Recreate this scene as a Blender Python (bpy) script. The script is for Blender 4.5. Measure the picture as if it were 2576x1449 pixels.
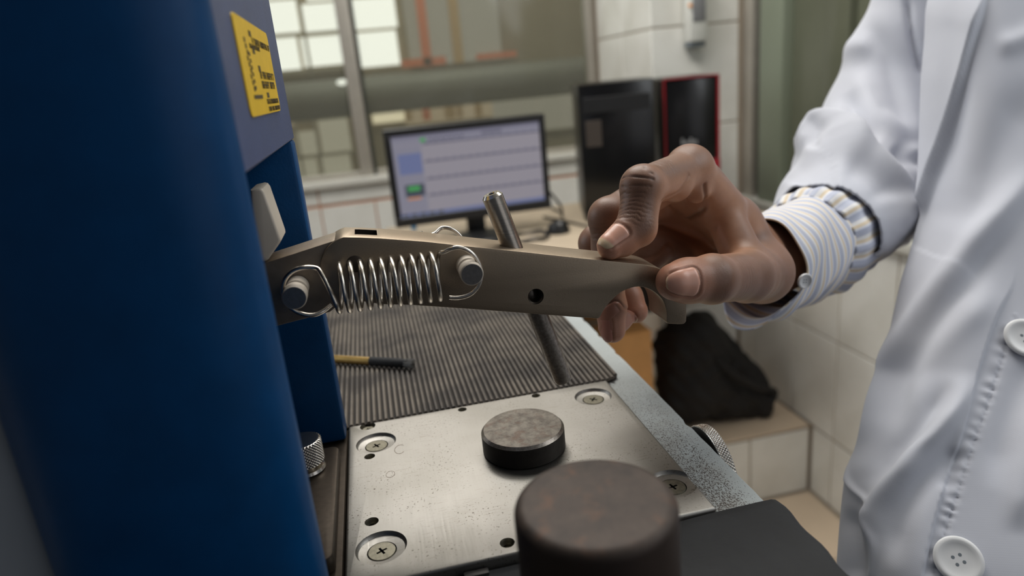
import bpy, bmesh, math, random
import numpy as np
from mathutils import Vector, Matrix

random.seed(7); rng = np.random.default_rng(7)
SC = bpy.context.scene
COL = SC.collection
for o in list(bpy.data.objects):
    bpy.data.objects.remove(o)

# ------------------------------------------------------------------ camera
# world: X right, Y away, Z up, metres; the steel anvil plate is the plane z = 0
FPX, CX, CY, CAMH = 1717.0, 1288.0, 724.5, 0.18
_p, _r, _y = math.radians(17.06), math.radians(-5.534), math.radians(10.64)
_fwd = np.array([math.sin(_y)*math.cos(_p), math.cos(_y)*math.cos(_p), -math.sin(_p)])
_rt = np.array([math.cos(_y), -math.sin(_y), 0.0]); _up = np.cross(_rt, _fwd)
_r2 = math.cos(_r)*_rt + math.sin(_r)*_up
_u2 = -math.sin(_r)*_rt + math.cos(_r)*_up
EYE = np.array([0.0, 0.0, CAMH])
cam = bpy.data.objects.new('camera', bpy.data.cameras.new('camera')); COL.objects.link(cam)
cam.data.sensor_width = 36.0; cam.data.lens = 24.0
cam.data.clip_start = 0.01; cam.data.clip_end = 60
_m = Matrix.Identity(4)
for i in range(3):
    _m[i][0] = _r2[i]; _m[i][1] = _u2[i]; _m[i][2] = -_fwd[i]; _m[i][3] = EYE[i]
cam.matrix_world = _m
cam.data.dof.use_dof = True; cam.data.dof.focus_distance = 0.315; cam.data.dof.aperture_fstop = 6.8
SC.camera = cam

# ------------------------------------------------------------------ view, world, lamps
SC.view_settings.view_transform = 'Standard'; SC.view_settings.look = 'None'
SC.view_settings.gamma = 1.0; SC.view_settings.use_curve_mapping = False
SC.view_settings.exposure = 0.0
W = bpy.data.worlds.new('world'); SC.world = W; W.use_nodes = True
_bg = W.node_tree.nodes['Background']
_bg.inputs[0].default_value = (0.80, 0.88, 1.0, 1); _bg.inputs[1].default_value = 0.075

def area(name, loc, aim, sx, sy, power, color):
    d = bpy.data.lights.new(name, 'AREA'); d.shape = 'RECTANGLE'; d.size = sx; d.size_y = sy
    d.energy = power; d.color = color
    o = bpy.data.objects.new(name, d); COL.objects.link(o); o.location = loc
    o.rotation_euler = (Vector(aim)-Vector(loc)).to_track_quat('-Z', 'Y').to_euler()
    return o
area('ceiling_lamp_light', (0.40, 1.05, 1.42), (0.25, 0.75, -0.5), 1.3, 0.8, 22.0, (1.0, 0.97, 0.92))
area('pillar_fill_light', (0.10, 1.75, 1.50), (0.7, 2.0, 0.0), 0.9, 0.5, 19.0, (1.0, 0.98, 0.93))  # unseen light added above the desk to brighten pillar and tiles
area('window_daylight', (-1.5, 1.1, 0.75), (0.4, 0.4, 0.0), 1.3, 1.0, 9.5, (0.90, 0.95, 1.0))
area('partition_daylight', (1.12, 0.10, 0.80), (-0.03, 0.25, 0.10), 0.7, 0.7, 6.0, (0.93, 0.97, 1.0))
area('lever_fill_light', (1.15, -1.00, 0.35), (0.1, 0.3, 0.1), 1.2, 1.2, 2.6, (0.97, 0.97, 1.0))  # unseen panel added at right front to brighten the lever face

# ------------------------------------------------------------------ pixel -> world on a plane
def ray(x, y):
    return _r2*((x-CX)/FPX) - _u2*((y-CY)/FPX) + _fwd
def aty(x, y, Y):
    d = ray(x, y); return EYE + d*(Y/d[1])
def atz(x, y, z):
    d = ray(x, y); return EYE + d*((z-CAMH)/d[2])
def atx(x, y, X):
    d = ray(x, y); return EYE + d*(X/d[0])
def proj(P):
    q = np.asarray(P, float)-EYE
    z = q@_fwd
    return np.stack([CX + FPX*(q@_r2)/z, CY - FPX*(q@_u2)/z], -1)

# ------------------------------------------------------------------ materials
def s2l(*c):
    return tuple(((v/255/12.92) if v/255 <= 0.04045 else ((v/255+0.055)/1.055)**2.4) for v in c)
class NT:
    def __init__(self, name):
        self.m = bpy.data.materials.new(name); self.m.use_nodes = True
        self.t = self.m.node_tree; self.n = self.t.nodes; self.l = self.t.links
        self.b = self.n['Principled BSDF']; self._tc = None
    def tc(self, out='Object'):
        if not self._tc: self._tc = self.n.new('ShaderNodeTexCoord')
        return self._tc.outputs[out]
    def link(self, a, b): self.l.new(a, b)
    def mapping(self, scale=(1,1,1), rot=(0,0,0), src=None):
        m = self.n.new('ShaderNodeMapping'); m.inputs['Scale'].default_value = scale; m.inputs['Rotation'].default_value = rot
        self.link(src or self.tc(), m.inputs[0]); return m.outputs[0]
    def noise(self, scale, detail=4, rough=.55, vec=None, out='Fac'):
        t = self.n.new('ShaderNodeTexNoise'); t.inputs['Scale'].default_value = scale
        t.inputs['Detail'].default_value = detail; t.inputs['Roughness'].default_value = rough
        self.link(vec or self.tc(), t.inputs['Vector']); return t.outputs[out]
    def voro(self, scale, vec=None, feature='F1', out='Distance'):
        t = self.n.new('ShaderNodeTexVoronoi'); t.feature = feature; t.inputs['Scale'].default_value = scale
        self.link(vec or self.tc(), t.inputs['Vector']); return t.outputs[out]
    def ramp(self, fac, stops):
        r = self.n.new('ShaderNodeValToRGB'); e = r.color_ramp.elements
        while len(e) < len(stops): e.new(.5)
        for k, (p, c) in zip(e, stops):
            k.position = p; k.color = (c, c, c, 1) if isinstance(c, (int, float)) else (*c, 1)
        self.link(fac, r.inputs[0]); return r.outputs[0]
    def mix(self, a, b, fac, kind='MIX'):
        m = self.n.new('ShaderNodeMix'); m.data_type = 'RGBA'; m.blend_type = kind
        for v, i in ((fac, 0), (a, 6), (b, 7)):
            if isinstance(v, (int, float)): m.inputs[i].default_value = v
            elif isinstance(v, tuple): m.inputs[i].default_value = (*v, 1) if len(v) == 3 else v
            else: self.link(v, m.inputs[i])
        return m.outputs[2]
    def math(self, op, a, b=0.0):
        m = self.n.new('ShaderNodeMath'); m.operation = op
        for v, i in ((a, 0), (b, 1)):
            if isinstance(v, (int, float)): m.inputs[i].default_value = v
            else: self.link(v, m.inputs[i])
        return m.outputs[0]
    def sep(self, v):
        s = self.n.new('ShaderNodeSeparateXYZ'); self.link(v, s.inputs[0]); return s.outputs
    def set(self, **k):
        for a, v in k.items():
            i = self.b.inputs[a.replace('_', ' ')]
            if isinstance(v, (int, float)): i.default_value = v
            elif isinstance(v, tuple): i.default_value = (*v, 1) if (len(v) == 3 and i.type == 'RGBA') else v
            else: self.link(v, i)
        return self
    def bump(self, h, strength=.3, dist=.001):
        b = self.n.new('ShaderNodeBump'); b.inputs['Strength'].default_value = strength; b.inputs['Distance'].default_value = dist
        self.link(h, b.inputs['Height']); self.link(b.outputs[0], self.b.inputs['Normal']); return self

MAT = {}
def simple(name, col, rough=.5, metal=0.0, nscale=None, namp=.12, bump=0, bscale=None, bdist=.0004, **kw):
    t = NT(name)
    if nscale:
        f = t.noise(nscale, 5)
        lo = tuple(max(0, c*(1-namp)) for c in col); hi = tuple(min(1, c*(1+namp)) for c in col)
        t.set(Base_Color=t.ramp(f, [(.3, lo), (.7, hi)]))
    else:
        t.set(Base_Color=col)
    t.set(Roughness=rough, Metallic=metal, **kw)
    if bump: t.bump(t.noise(bscale or 400, 4), bump, bdist)
    MAT[name] = t.m
    return t

def mk_materials():
    simple('blue_paint', s2l(0, 62, 108), .42, 0, 60, .10, .35, 900, .0002, Specular_IOR_Level=.22)
    simple('blue_paint_glare', s2l(62, 76, 114), .40, 0, 60, .10, .55, 700, .0003)  # greyer blue for the head: window glare put into the colour
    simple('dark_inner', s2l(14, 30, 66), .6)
    simple('grey_paint', s2l(112, 120, 126), .5, 0, 30, .06)
    simple('cover_paint', s2l(168, 174, 180), .55, 0, 30, .04)
    # steel plate: brushed, scratched, finely pitted
    t = NT('plate_steel')
    v = t.mapping((220, 9, 60)); f = t.noise(6, 6, .6, v)
    big = t.noise(16, 3)
    col = t.mix(s2l(156, 153, 148), s2l(142, 139, 133), t.ramp(big, [(.35, 0.0), (.65, 1.0)]))
    pv = t.mapping((1, 1, 1)); pits = t.ramp(t.noise(900, 2, .5, pv), [(.33, 1.0), (.37, 0.0)])
    pm = t.ramp(t.noise(45, 2), [(.40, 0.0), (.60, 1.0)])
    col = t.mix(col, s2l(70, 62, 55), t.math('MULTIPLY', t.math('MULTIPLY', pits, pm), .8))
    vs = t.mapping((40, 900, 40), (0, 0, .9)); scr = t.ramp(t.noise(3.2, 1, .4, vs), [(.32, 1.0), (.35, 0.0)])
    scm = t.ramp(t.noise(30, 2), [(.5, 0.0), (.6, 1.0)])
    col = t.mix(col, s2l(110, 100, 92), t.math('MULTIPLY', scr, t.math('MULTIPLY', scm, .35)))
    for k, (ra, sc) in enumerate(((-.6, 520), (1.35, 640), (2.2, 460))):
        vs = t.mapping((26, sc, 26), (0, 0, ra)); s_ = t.ramp(t.noise(3.0, 1, .4, vs), [(.285, 1.0), (.31, 0.0)])
        col = t.mix(col, s2l(104, 96, 88), t.math('MULTIPLY', s_, t.math('MULTIPLY', t.ramp(t.noise(38+7*k, 2), [(.5, 0.0), (.62, 1.0)]), .45)))
    t.set(Base_Color=col, Metallic=1.0, Roughness=t.math('ADD', t.math('MULTIPLY', f, .20), .36))
    t.bump(f, .06, .0003); MAT['plate_steel'] = t.m
    # bead-blasted lever metal with dark corrosion dots
    t = NT('lever_metal')
    d1 = t.ramp(t.noise(3600, 2), [(.55, 0.0), (.68, 1.0)])
    m1 = t.ramp(t.noise(60, 3), [(.38, 0.0), (.62, 1.0)])
    base = t.mix(s2l(150, 135, 116), s2l(165, 149, 129), t.noise(30, 3))
    col = t.mix(base, s2l(66, 54, 44), t.math('MULTIPLY', t.math('MULTIPLY', d1, m1), .6))
    t.set(Base_Color=col, Metallic=.85, Roughness=.42); t.bump(t.noise(1500, 2), .12, .0002); MAT['lever_metal'] = t.m
    simple('arm_metal', s2l(148, 135, 120), .48, .8, 200, .12, .15, 1400, .0002)
    simple('lug_metal', s2l(196, 186, 172), .6, .2, 40, .05, .1, 1200, .0002)
    simple('bright_steel', s2l(205, 200, 192), .22, 1.0, 300, .08)
    simple('spring_steel', s2l(205, 198, 188), .25, 1.0, 900, .10)
    t = NT('rod_steel'); v = t.mapping((30, 30, 700)); f = t.noise(3, 4, .5, v)
    t.set(Base_Color=t.mix(s2l(150, 142, 132), s2l(188, 182, 172), f), Metallic=1.0, Roughness=.30); t.bump(f, .05, .0002); MAT['rod_steel'] = t.m
    t = NT('rod_dark'); f = t.noise(700, 5, .6)
    t.set(Base_Color=t.ramp(f, [(.3, s2l(126, 118, 110)), (.7, s2l(172, 164, 154))]), Metallic=.95, Roughness=.36); t.bump(f, .03, .0002); MAT['rod_dark'] = t.m
    simple('pin_face', s2l(128, 126, 124), .4, .9, 700, .12, .1, 900, .0002)
    simple('screw_steel', s2l(120, 116, 102), .42, .8, 500, .25, .1, 800, .0002)
    simple('dark_steel', s2l(78, 70, 62), .48, .85, 300, .15, .1, 900, .0002)
    simple('hole_dark', s2l(30, 26, 22), .6, .3)
    t = NT('disc_top'); f = t.noise(170, 8, .7); g = t.noise(150, 6, .7)
    c = t.ramp(f, [(.35, s2l(72, 66, 60)), (.55, s2l(108, 102, 94)), (.75, s2l(126, 120, 112))])
    c = t.mix(c, s2l(84, 62, 50), t.math('MULTIPLY', t.ramp(g, [(.52, 0.0), (.62, 1.0)]), .55))
    t.set(Base_Color=c, Metallic=.6, Roughness=.5); t.bump(f, .15, .0004); MAT['disc_top'] = t.m
    simple('disc_side', s2l(46, 42, 38), .5, .5, 300, .2, .2, 700, .0003)
    t = NT('rust_top'); f = t.noise(110, 7, .7); g = t.noise(120, 5, .6)
    c = t.ramp(f, [(.3, s2l(46, 38, 33)), (.55, s2l(63, 52, 45)), (.75, s2l(75, 64, 56))])
    c = t.mix(c, s2l(112, 76, 52), t.math('MULTIPLY', t.ramp(g, [(.54, 0.0), (.70, 1.0)]), .35))
    t.set(Base_Color=c, Metallic=.3, Roughness=.6); t.bump(f, .1, .0005); MAT['rust_top'] = t.m
    simple('rust_side', s2l(56, 44, 37), .55, .3, 60, .2, .1, 300, .0004)
    # grey bed paint with worn-through brown specks, thicker beside the plate
    t = NT('bed_paint')
    xyz = t.sep(t.tc('Object'))
    near = t.math('MULTIPLY', t.math('SUBTRACT', .1445, xyz[0]), 75.0)
    fr = t.math('MULTIPLY', t.math('SUBTRACT', .42, xyz[1]), 5.0)
    dens = t.math('MINIMUM', t.math('MAXIMUM', t.math('MINIMUM', near, fr), 0.0), 1.0)
    vv = t.mapping((1, .62, 1), (0, 0, .5))
    n = t.noise(1750, 2, .5, vv)
    thr = t.math('SUBTRACT', .72, t.math('MULTIPLY', dens, .225))
    sp = t.math('GREATER_THAN', n, thr)
    dirt = t.math('MULTIPLY', dens, t.ramp(t.noise(60, 4), [(.35, 0.0), (.7, .7)]))
    c = t.mix(t.mix(s2l(176, 183, 184), s2l(160, 166, 165), t.noise(40, 4)), s2l(128, 122, 110), dirt)
    t.set(Base_Color=t.mix(c, s2l(62, 52, 44), t.math('MULTIPLY', sp, .9)), Roughness=.55); t.bump(sp, .25, .0003); MAT['bed_paint'] = t.m
    simple('bed_dark', s2l(58, 56, 54), .5, .5, 120, .2, .2, 300, .0004)
    simple('black_rubber', s2l(25, 26, 28), .78, 0, 50, .25, .35, 260, .0008)
    t = NT('mat_rubber'); f = t.noise(22, 5, .6)
    t.set(Base_Color=t.mix(t.mix(s2l(92, 84, 75), s2l(114, 105, 94), t.noise(60, 4)), s2l(64, 58, 53), t.ramp(f, [(.42, 0.0), (.6, 1.0)])), Roughness=.7); MAT['mat_rubber'] = t.m
    simple('mat_groove', s2l(40, 36, 33), .85)
    simple('pencil', s2l(112, 98, 84), .6)
    simple('gold', s2l(180, 150, 92), .32, .85, 200, .1)
    simple('black_plastic', s2l(26, 26, 27), .4, 0, 30, .1)
    simple('black_gloss', s2l(12, 11, 11), .22)
    simple('bristle', s2l(120, 118, 114), .5, .3, 1500, .4, .6, 1500, .0006)
    simple('label_yellow', s2l(226, 184, 24), .42, 0, 200, .06, .2, 800, .0002)
    simple('label_ink', s2l(70, 58, 30), .6)
    # fabric
    t = NT('coat_cotton')
    w1 = t.n.new('ShaderNodeTexWave'); w1.inputs['Scale'].default_value = 420; w1.inputs['Distortion'].default_value = 1.2
    w2 = t.n.new('ShaderNodeTexWave'); w2.bands_direction = 'Z'; w2.inputs['Scale'].default_value = 420; w2.inputs['Distortion'].default_value = 1.2
    t.link(t.tc(), w1.inputs[0]); t.link(t.tc(), w2.inputs[0])
    t.set(Base_Color=t.mix(s2l(194, 196, 206), s2l(204, 206, 214), t.noise(25, 3)), Roughness=.9, Sheen_Weight=.15)
    t.bump(t.math('ADD', t.math('ADD', w1.outputs[1], w2.outputs[1]), t.noise(500, 3)), .025, .0004); MAT['coat_cotton'] = t.m
    simple('button_plastic', s2l(222, 222, 222), .35)
    simple('thread', s2l(228, 228, 232), .8)
    for nm, ax, per in (('cuff_stripes', 0, .0085), ('shirt_stripes', 1, .0105)):
        t = NT(nm); uv = t.sep(t.tc('UV')); x = t.math('DIVIDE', uv[ax], per)
        fr = t.math('FRACT', x)
        c = t.ramp(fr, [(0, s2l(182, 187, 205)), (.40, s2l(190, 194, 208)), (.43, s2l(228, 226, 226)), (.62, s2l(230, 228, 226)), (.66, s2l(222, 206, 180)), (.82, s2l(220, 203, 178)), (.86, s2l(228, 226, 228)), (.97, s2l(212, 214, 224))])
        t.set(Base_Color=c, Roughness=.9, Sheen_Weight=.1); t.bump(t.noise(900, 3), .25, .0003); MAT[nm] = t.m
    # skin: colour attribute (pigment), fine pores and creases
    t = NT('skin'); a = t.n.new('ShaderNodeAttribute'); a.attribute_name = 'Col'
    c = t.mix(a.outputs['Color'], (.62, .55, .52), t.ramp(t.noise(330, 4, .6), [(.35, 0.0), (.75, .20)]), 'MULTIPLY')
    vv = t.mapping((1, 1, 1))
    cell = t.voro(620, vv, 'DISTANCE_TO_EDGE'); cell2 = t.voro(1500, vv, 'DISTANCE_TO_EDGE')
    hgt = t.math('ADD', t.math('MULTIPLY', t.ramp(cell, [(0, 0.0), (.10, 1.0)]), .5), t.math('MULTIPLY', t.ramp(cell2, [(0, 0.0), (.12, 1.0)]), .35))
    hgt = t.math('ADD', hgt, t.math('MULTIPLY', t.noise(260, 4), .9))
    t.set(Base_Color=c, Roughness=.44, Subsurface_Weight=.10, Subsurface_Radius=(.9, .35, .2), Subsurface_Scale=.0035, Specular_IOR_Level=.45)
    t.bump(hgt, .15, .0003); MAT['skin'] = t.m
    t = NT('nail'); a = t.n.new('ShaderNodeAttribute'); a.attribute_name = 'Col'
    t.set(Base_Color=a.outputs['Color'], Roughness=.30, Subsurface_Weight=.1, Subsurface_Radius=(.9, .4, .3), Subsurface_Scale=.002)
    vv = t.mapping((1, 1, 1)); t.bump(t.noise(700, 2), .05, .0002); MAT['nail'] = t.m
    # room
    t = NT('white_tile'); f = t.noise(5, 4)
    t.set(Base_Color=t.mix(s2l(234, 233, 227), s2l(218, 216, 208), t.ramp(f, [(.4, 0.0), (.7, 1.0)])), Roughness=.22); MAT['white_tile'] = t.m
    simple('beige_tile', s2l(204, 184, 160), .35, 0, 6, .06)
    simple('grout', s2l(172, 158, 140), .8)
    simple('grout_orange', s2l(178, 124, 92), .8)
    simple('plaster', s2l(200, 198, 190), .8)
    simple('aluminium', s2l(176, 170, 160), .4, .35, 30, .05)
    simple('dark_gasket', s2l(52, 54, 46), .6)
    simple('green_frame', s2l(142, 150, 132), .45, .2)
    t = NT('frosted_glass'); f = t.noise(3, 4)
    t.set(Base_Color=t.mix(s2l(84, 88, 72), s2l(112, 114, 98), f), Roughness=.25); MAT['frosted_glass'] = t.m
    # clear, slightly dusty pane
    t = NT('pane_glass')
    tr = t.n.new('ShaderNodeBsdfTransparent'); tr.inputs[0].default_value = (.86, .88, .84, 1)
    gl = t.n.new('ShaderNodeBsdfGlossy'); gl.inputs['Roughness'].default_value = .08
    df = t.n.new('ShaderNodeBsdfDiffuse'); df.inputs[0].default_value = (.35, .34, .28, 1)
    m1 = t.n.new('ShaderNodeMixShader'); m1.inputs[0].default_value = .015
    m2 = t.n.new('ShaderNodeMixShader'); m2.inputs[0].default_value = .18
    t.link(tr.outputs[0], m1.inputs[1]); t.link(gl.outputs[0], m1.inputs[2])
    t.link(m1.outputs[0], m2.inputs[1]); t.link(df.outputs[0], m2.inputs[2])
    t.link(m2.outputs[0], t.n['Material Output'].inputs[0]); MAT['pane_glass'] = t.m
    for nm, col, st in (('sky_pane', (1.0, .985, .93), 1.6), ('cream_pane', (1.0, .86, .60), .95), ('dim_pane', (.66, .60, .46), .55), ('warm_pane', (.72, .54, .34), .42), ('haze_glow', (.52, .47, .38), .42)):
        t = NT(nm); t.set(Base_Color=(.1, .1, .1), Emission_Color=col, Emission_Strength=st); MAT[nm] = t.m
    simple('orange_steel', s2l(240, 130, 84), .6, 0, Emission_Color=(0, 0, 0))
    simple('ochre_steel', s2l(206, 168, 112), .6)
    simple('duct_grey', s2l(112, 113, 104), .55, .2, 2, .15)
    simple('far_brown', s2l(150, 136, 110), .8, 0, .8, .18)
    simple('far_bar', s2l(184, 176, 154), .7)
    simple('desk_top', s2l(188, 172, 150), .45, 0, 12, .08)
    simple('wood_dark', s2l(60, 52, 46), .6)
    simple('cardboard', s2l(226, 168, 106), .8, 0, 30, .06)
    simple('bag_cloth', s2l(20, 18, 18), .75, 0, 40, .2, .4, 120, .002)
    simple('red_trim', s2l(140, 16, 30), .4)
    simple('silver_print', s2l(130, 130, 132), .4)
    simple('pc_black', s2l(20, 17, 16), .35, 0, 10, .1)
    simple('white_plastic', s2l(214, 214, 208), .4)
    simple('blue_dot', s2l(30, 120, 170), .4)
    simple('orange_dot', s2l(240, 150, 40), .4)
    for nm, col, st in (('screen_body', s2l(192, 186, 198), .44), ('screen_bar', s2l(150, 148, 172), .42), ('screen_top', s2l(178, 176, 196), .42),
                        ('screen_blue', s2l(140, 152, 204), .42), ('screen_green', s2l(90, 200, 110), .45), ('screen_dark', s2l(84, 92, 110), .4), ('screen_line', s2l(118, 116, 140), .42)):
        t = NT(nm); t.set(Base_Color=(.02, .02, .02), Roughness=.3, Emission_Color=col, Emission_Strength=st); MAT[nm] = t.m
mk_materials()

# ------------------------------------------------------------------ object helpers
def link(o, parent=None):
    COL.objects.link(o)
    if parent is not None: o.parent = parent
    return o
def tag(o, label=None, cat=None, group=None, kind=None):
    if label: o['label'] = label
    if cat: o['category'] = cat
    if group: o['group'] = group
    if kind: o['kind'] = kind
    return o
def empty(name, loc=(0, 0, 0)):
    o = bpy.data.objects.new(name, None); o.empty_display_size = .02; link(o)
    o.location = loc; return o
def sharp(bm, ang=32):
    a = math.radians(ang)
    for f in bm.faces: f.smooth = True
    for e in bm.edges:
        e.smooth = not (len(e.link_faces) == 2 and e.calc_face_angle(0) > a)
def obj(name, bm, mats, parent=None, ang=32, rel=True):
    """one mesh object; vertices are given in world space and kept there under a parent Empty"""
    if ang is not None: sharp(bm, ang)
    me = bpy.data.meshes.new(name); bm.to_mesh(me); bm.free()
    for m in (mats if isinstance(mats, (list, tuple)) else [mats]): me.materials.append(MAT[m])
    o = link(bpy.data.objects.new(name, me), parent)
    if parent is not None and rel:
        o.matrix_parent_inverse = world_of(parent).inverted()
    return o
def world_of(o):
    m = o.matrix_basis.copy()
    if o.parent: m = world_of(o.parent) @ o.matrix_parent_inverse @ m
    return m
def npmesh(name, V, F, mat, parent=None, col=None, uv=None, smooth=True):
    me = bpy.data.meshes.new(name); me.from_pydata([tuple(v) for v in V], [], [tuple(f) for f in F])
    me.polygons.foreach_set('use_smooth', [smooth]*len(me.polygons))
    if col is not None:
        a = me.color_attributes.new('Col', 'FLOAT_COLOR', 'POINT')
        a.data.foreach_set('color', np.concatenate([col, np.ones((len(V), 1))], 1).astype(np.float32).ravel())
    if uv is not None:
        l = me.uv_layers.new(name='UVMap'); li = np.empty(len(me.loops), np.int32); me.loops.foreach_get('vertex_index', li)
        l.data.foreach_set('uv', np.asarray(uv, np.float32)[li].ravel())
    for m in (mat if isinstance(mat, (list, tuple)) else [mat]): me.materials.append(MAT[m])
    me.update()
    o = link(bpy.data.objects.new(name, me), parent)
    if parent is not None: o.matrix_parent_inverse = world_of(parent).inverted()
    return o
def box(bm, lo, hi, bev=0, seg=2, mat=0, mtx=None):
    c = [(a+b)/2 for a, b in zip(lo, hi)]; s = [abs(b-a) for a, b in zip(lo, hi)]
    r = bmesh.ops.create_cube(bm, size=1.0)
    vs = r['verts']
    for v in vs:
        v.co = Vector((c[0]+v.co.x*s[0], c[1]+v.co.y*s[1], c[2]+v.co.z*s[2]))
    fs = {f for v in vs for f in v.link_faces}
    if bev:
        es = list({e for v in vs for e in v.link_edges})
        g = bmesh.ops.bevel(bm, geom=es, offset=bev, segments=seg, profile=.5, affect='EDGES')
        fs = {f for f in bm.faces if f in set(g['faces'])} | {f for f in fs if f.is_valid}
        vs = list({v for f in fs for v in f.verts})
    for f in fs: f.material_index = mat
    if mtx is not None:
        for v in vs: v.co = mtx @ v.co
    return vs
def prism(bm, poly, axis, a, b, bev=0, seg=2, mat=0):
    """extrude a closed 2D polygon along an axis between a and b. axis 'Y': poly=(x,z); 'Z': (x,y); 'X': (y,z)"""
    def mk(p, t):
        return {'Y': (p[0], t, p[1]), 'Z': (p[0], p[1], t), 'X': (t, p[0], p[1])}[axis]
    va = [bm.verts.new(mk(p, a)) for p in poly]; vb = [bm.verts.new(mk(p, b)) for p in poly]
    n = len(poly)
    fa = bm.faces.new(va); fb = bm.faces.new(vb[::-1])
    fs = [fa, fb]
    for i in range(n):
        fs.append(bm.faces.new((va[i], vb[i], vb[(i+1) % n], va[(i+1) % n])))
    bmesh.ops.recalc_face_normals(bm, faces=fs)
    for f in fs: f.material_index = mat
    if bev:
        es = list(set(fa.edges) | set(fb.edges))
        bmesh.ops.bevel(bm, geom=es, offset=bev, segments=seg, profile=.5, affect='EDGES')
    return va+vb
def frame_from(axis):
    a = Vector(axis).normalized(); u = a.orthogonal().normalized(); v = a.cross(u)
    return a, u, v
def lathe(bm, prof, origin, axis, n=40, mats=None, ref=None):
    """profile [(r,h)...] turned about axis through origin; r=0 closes a cap"""
    a, u, v = frame_from(axis)
    if ref is not None:
        u = (Vector(ref)-a*Vector(ref).dot(a)).normalized(); v = a.cross(u)
    o = Vector(origin); rings = []
    for r, h in prof:
        if r <= 1e-9: rings.append([bm.verts.new(o+a*h)])
        else: rings.append([bm.verts.new(o+a*h+(u*math.cos(2*math.pi*k/n)+v*math.sin(2*math.pi*k/n))*r) for k in range(n)])
    fs = []
    for i in range(len(rings)-1):
        A, B = rings[i], rings[i+1]; m = mats[i] if mats else 0
        for k in range(n):
            k2 = (k+1) % n
            if len(A) == 1 and len(B) == 1: continue
            if len(A) == 1: f = bm.faces.new((A[0], B[k], B[k2]))
            elif len(B) == 1: f = bm.faces.new((A[k], B[0], A[k2]))
            else: f = bm.faces.new((A[k], B[k], B[k2], A[k2]))
            f.material_index = m; fs.append(f)
    bmesh.ops.recalc_face_normals(bm, faces=fs)
    return rings
def tube(bm, pts, r, n=12, caps=True):
    pts = [Vector(p) for p in pts]; N = len(pts)
    rr = r if isinstance(r, (list, tuple)) else [r]*N
    T = [(pts[min(i+1, N-1)]-pts[max(i-1, 0)]).normalized() for i in range(N)]
    u = T[0].orthogonal().normalized(); rings = []
    for i in range(N):
        u = (u-T[i]*u.dot(T[i])).normalized(); v = T[i].cross(u)
        rings.append([bm.verts.new(pts[i]+(u*math.cos(2*math.pi*k/n)+v*math.sin(2*math.pi*k/n))*rr[i]) for k in range(n)])
    fs = []
    for i in range(N-1):
        for k in range(n):
            fs.append(bm.faces.new((rings[i][k], rings[i+1][k], rings[i+1][(k+1) % n], rings[i][(k+1) % n])))
    if caps:
        fs.append(bm.faces.new(rings[0])); fs.append(bm.faces.new(rings[-1][::-1]))
    bmesh.ops.recalc_face_normals(bm, faces=fs)
def smooth_path(P, n=8, closed=False):
    """Catmull-Rom through the points"""
    P = [np.asarray(p, float) for p in P]; out = []; N = len(P)
    for i in range(N if closed else N-1):
        g = (lambda k: P[k % N]) if closed else (lambda k: P[min(max(k, 0), N-1)])
        p0, p1, p2, p3 = g(i-1), g(i), g(i+1), g(i+2)
        for k in range(n):
            t = k/n
            out.append(.5*(2*p1+(p2-p0)*t+(2*p0-5*p1+4*p2-p3)*t*t+(3*p1-p0-3*p2+p3)*t**3))
    if not closed: out.append(P[-1])
    return out
def rrect(x0, y0, x1, y1, r, n=6):
    out = []
    for cx, cy, a0 in ((x1-r, y1-r, 0), (x0+r, y1-r, 90), (x0+r, y0+r, 180), (x1-r, y0+r, 270)):
        for k in range(n+1):
            a = math.radians(a0+90*k/n); out.append((cx+r*math.cos(a), cy+r*math.sin(a)))
    return out
def boolean(o, cutters, op='DIFFERENCE', ang=32):
    for c in cutters:
        m = o.modifiers.new('b', 'BOOLEAN'); m.operation = op; m.object = c; m.solver = 'EXACT'
        m.material_mode = 'TRANSFER' if hasattr(m, 'material_mode') else m.material_mode
    bpy.context.view_layer.update()
    dg = bpy.context.evaluated_depsgraph_get()
    me = bpy.data.meshes.new_from_object(o.evaluated_get(dg), preserve_all_data_layers=True, depsgraph=dg)
    o.modifiers.clear(); old = o.data; o.data = me; me.name = old.name
    for c in cutters: bpy.data.objects.remove(c)
    bm = bmesh.new(); bm.from_mesh(me); sharp(bm, ang); bm.to_mesh(me); bm.free()
    return o
def dup(o, parent, loc=None, name=None):
    c = o.copy(); COL.objects.link(c); c.parent = parent
    if loc is not None: c.location = loc
    return c

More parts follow.
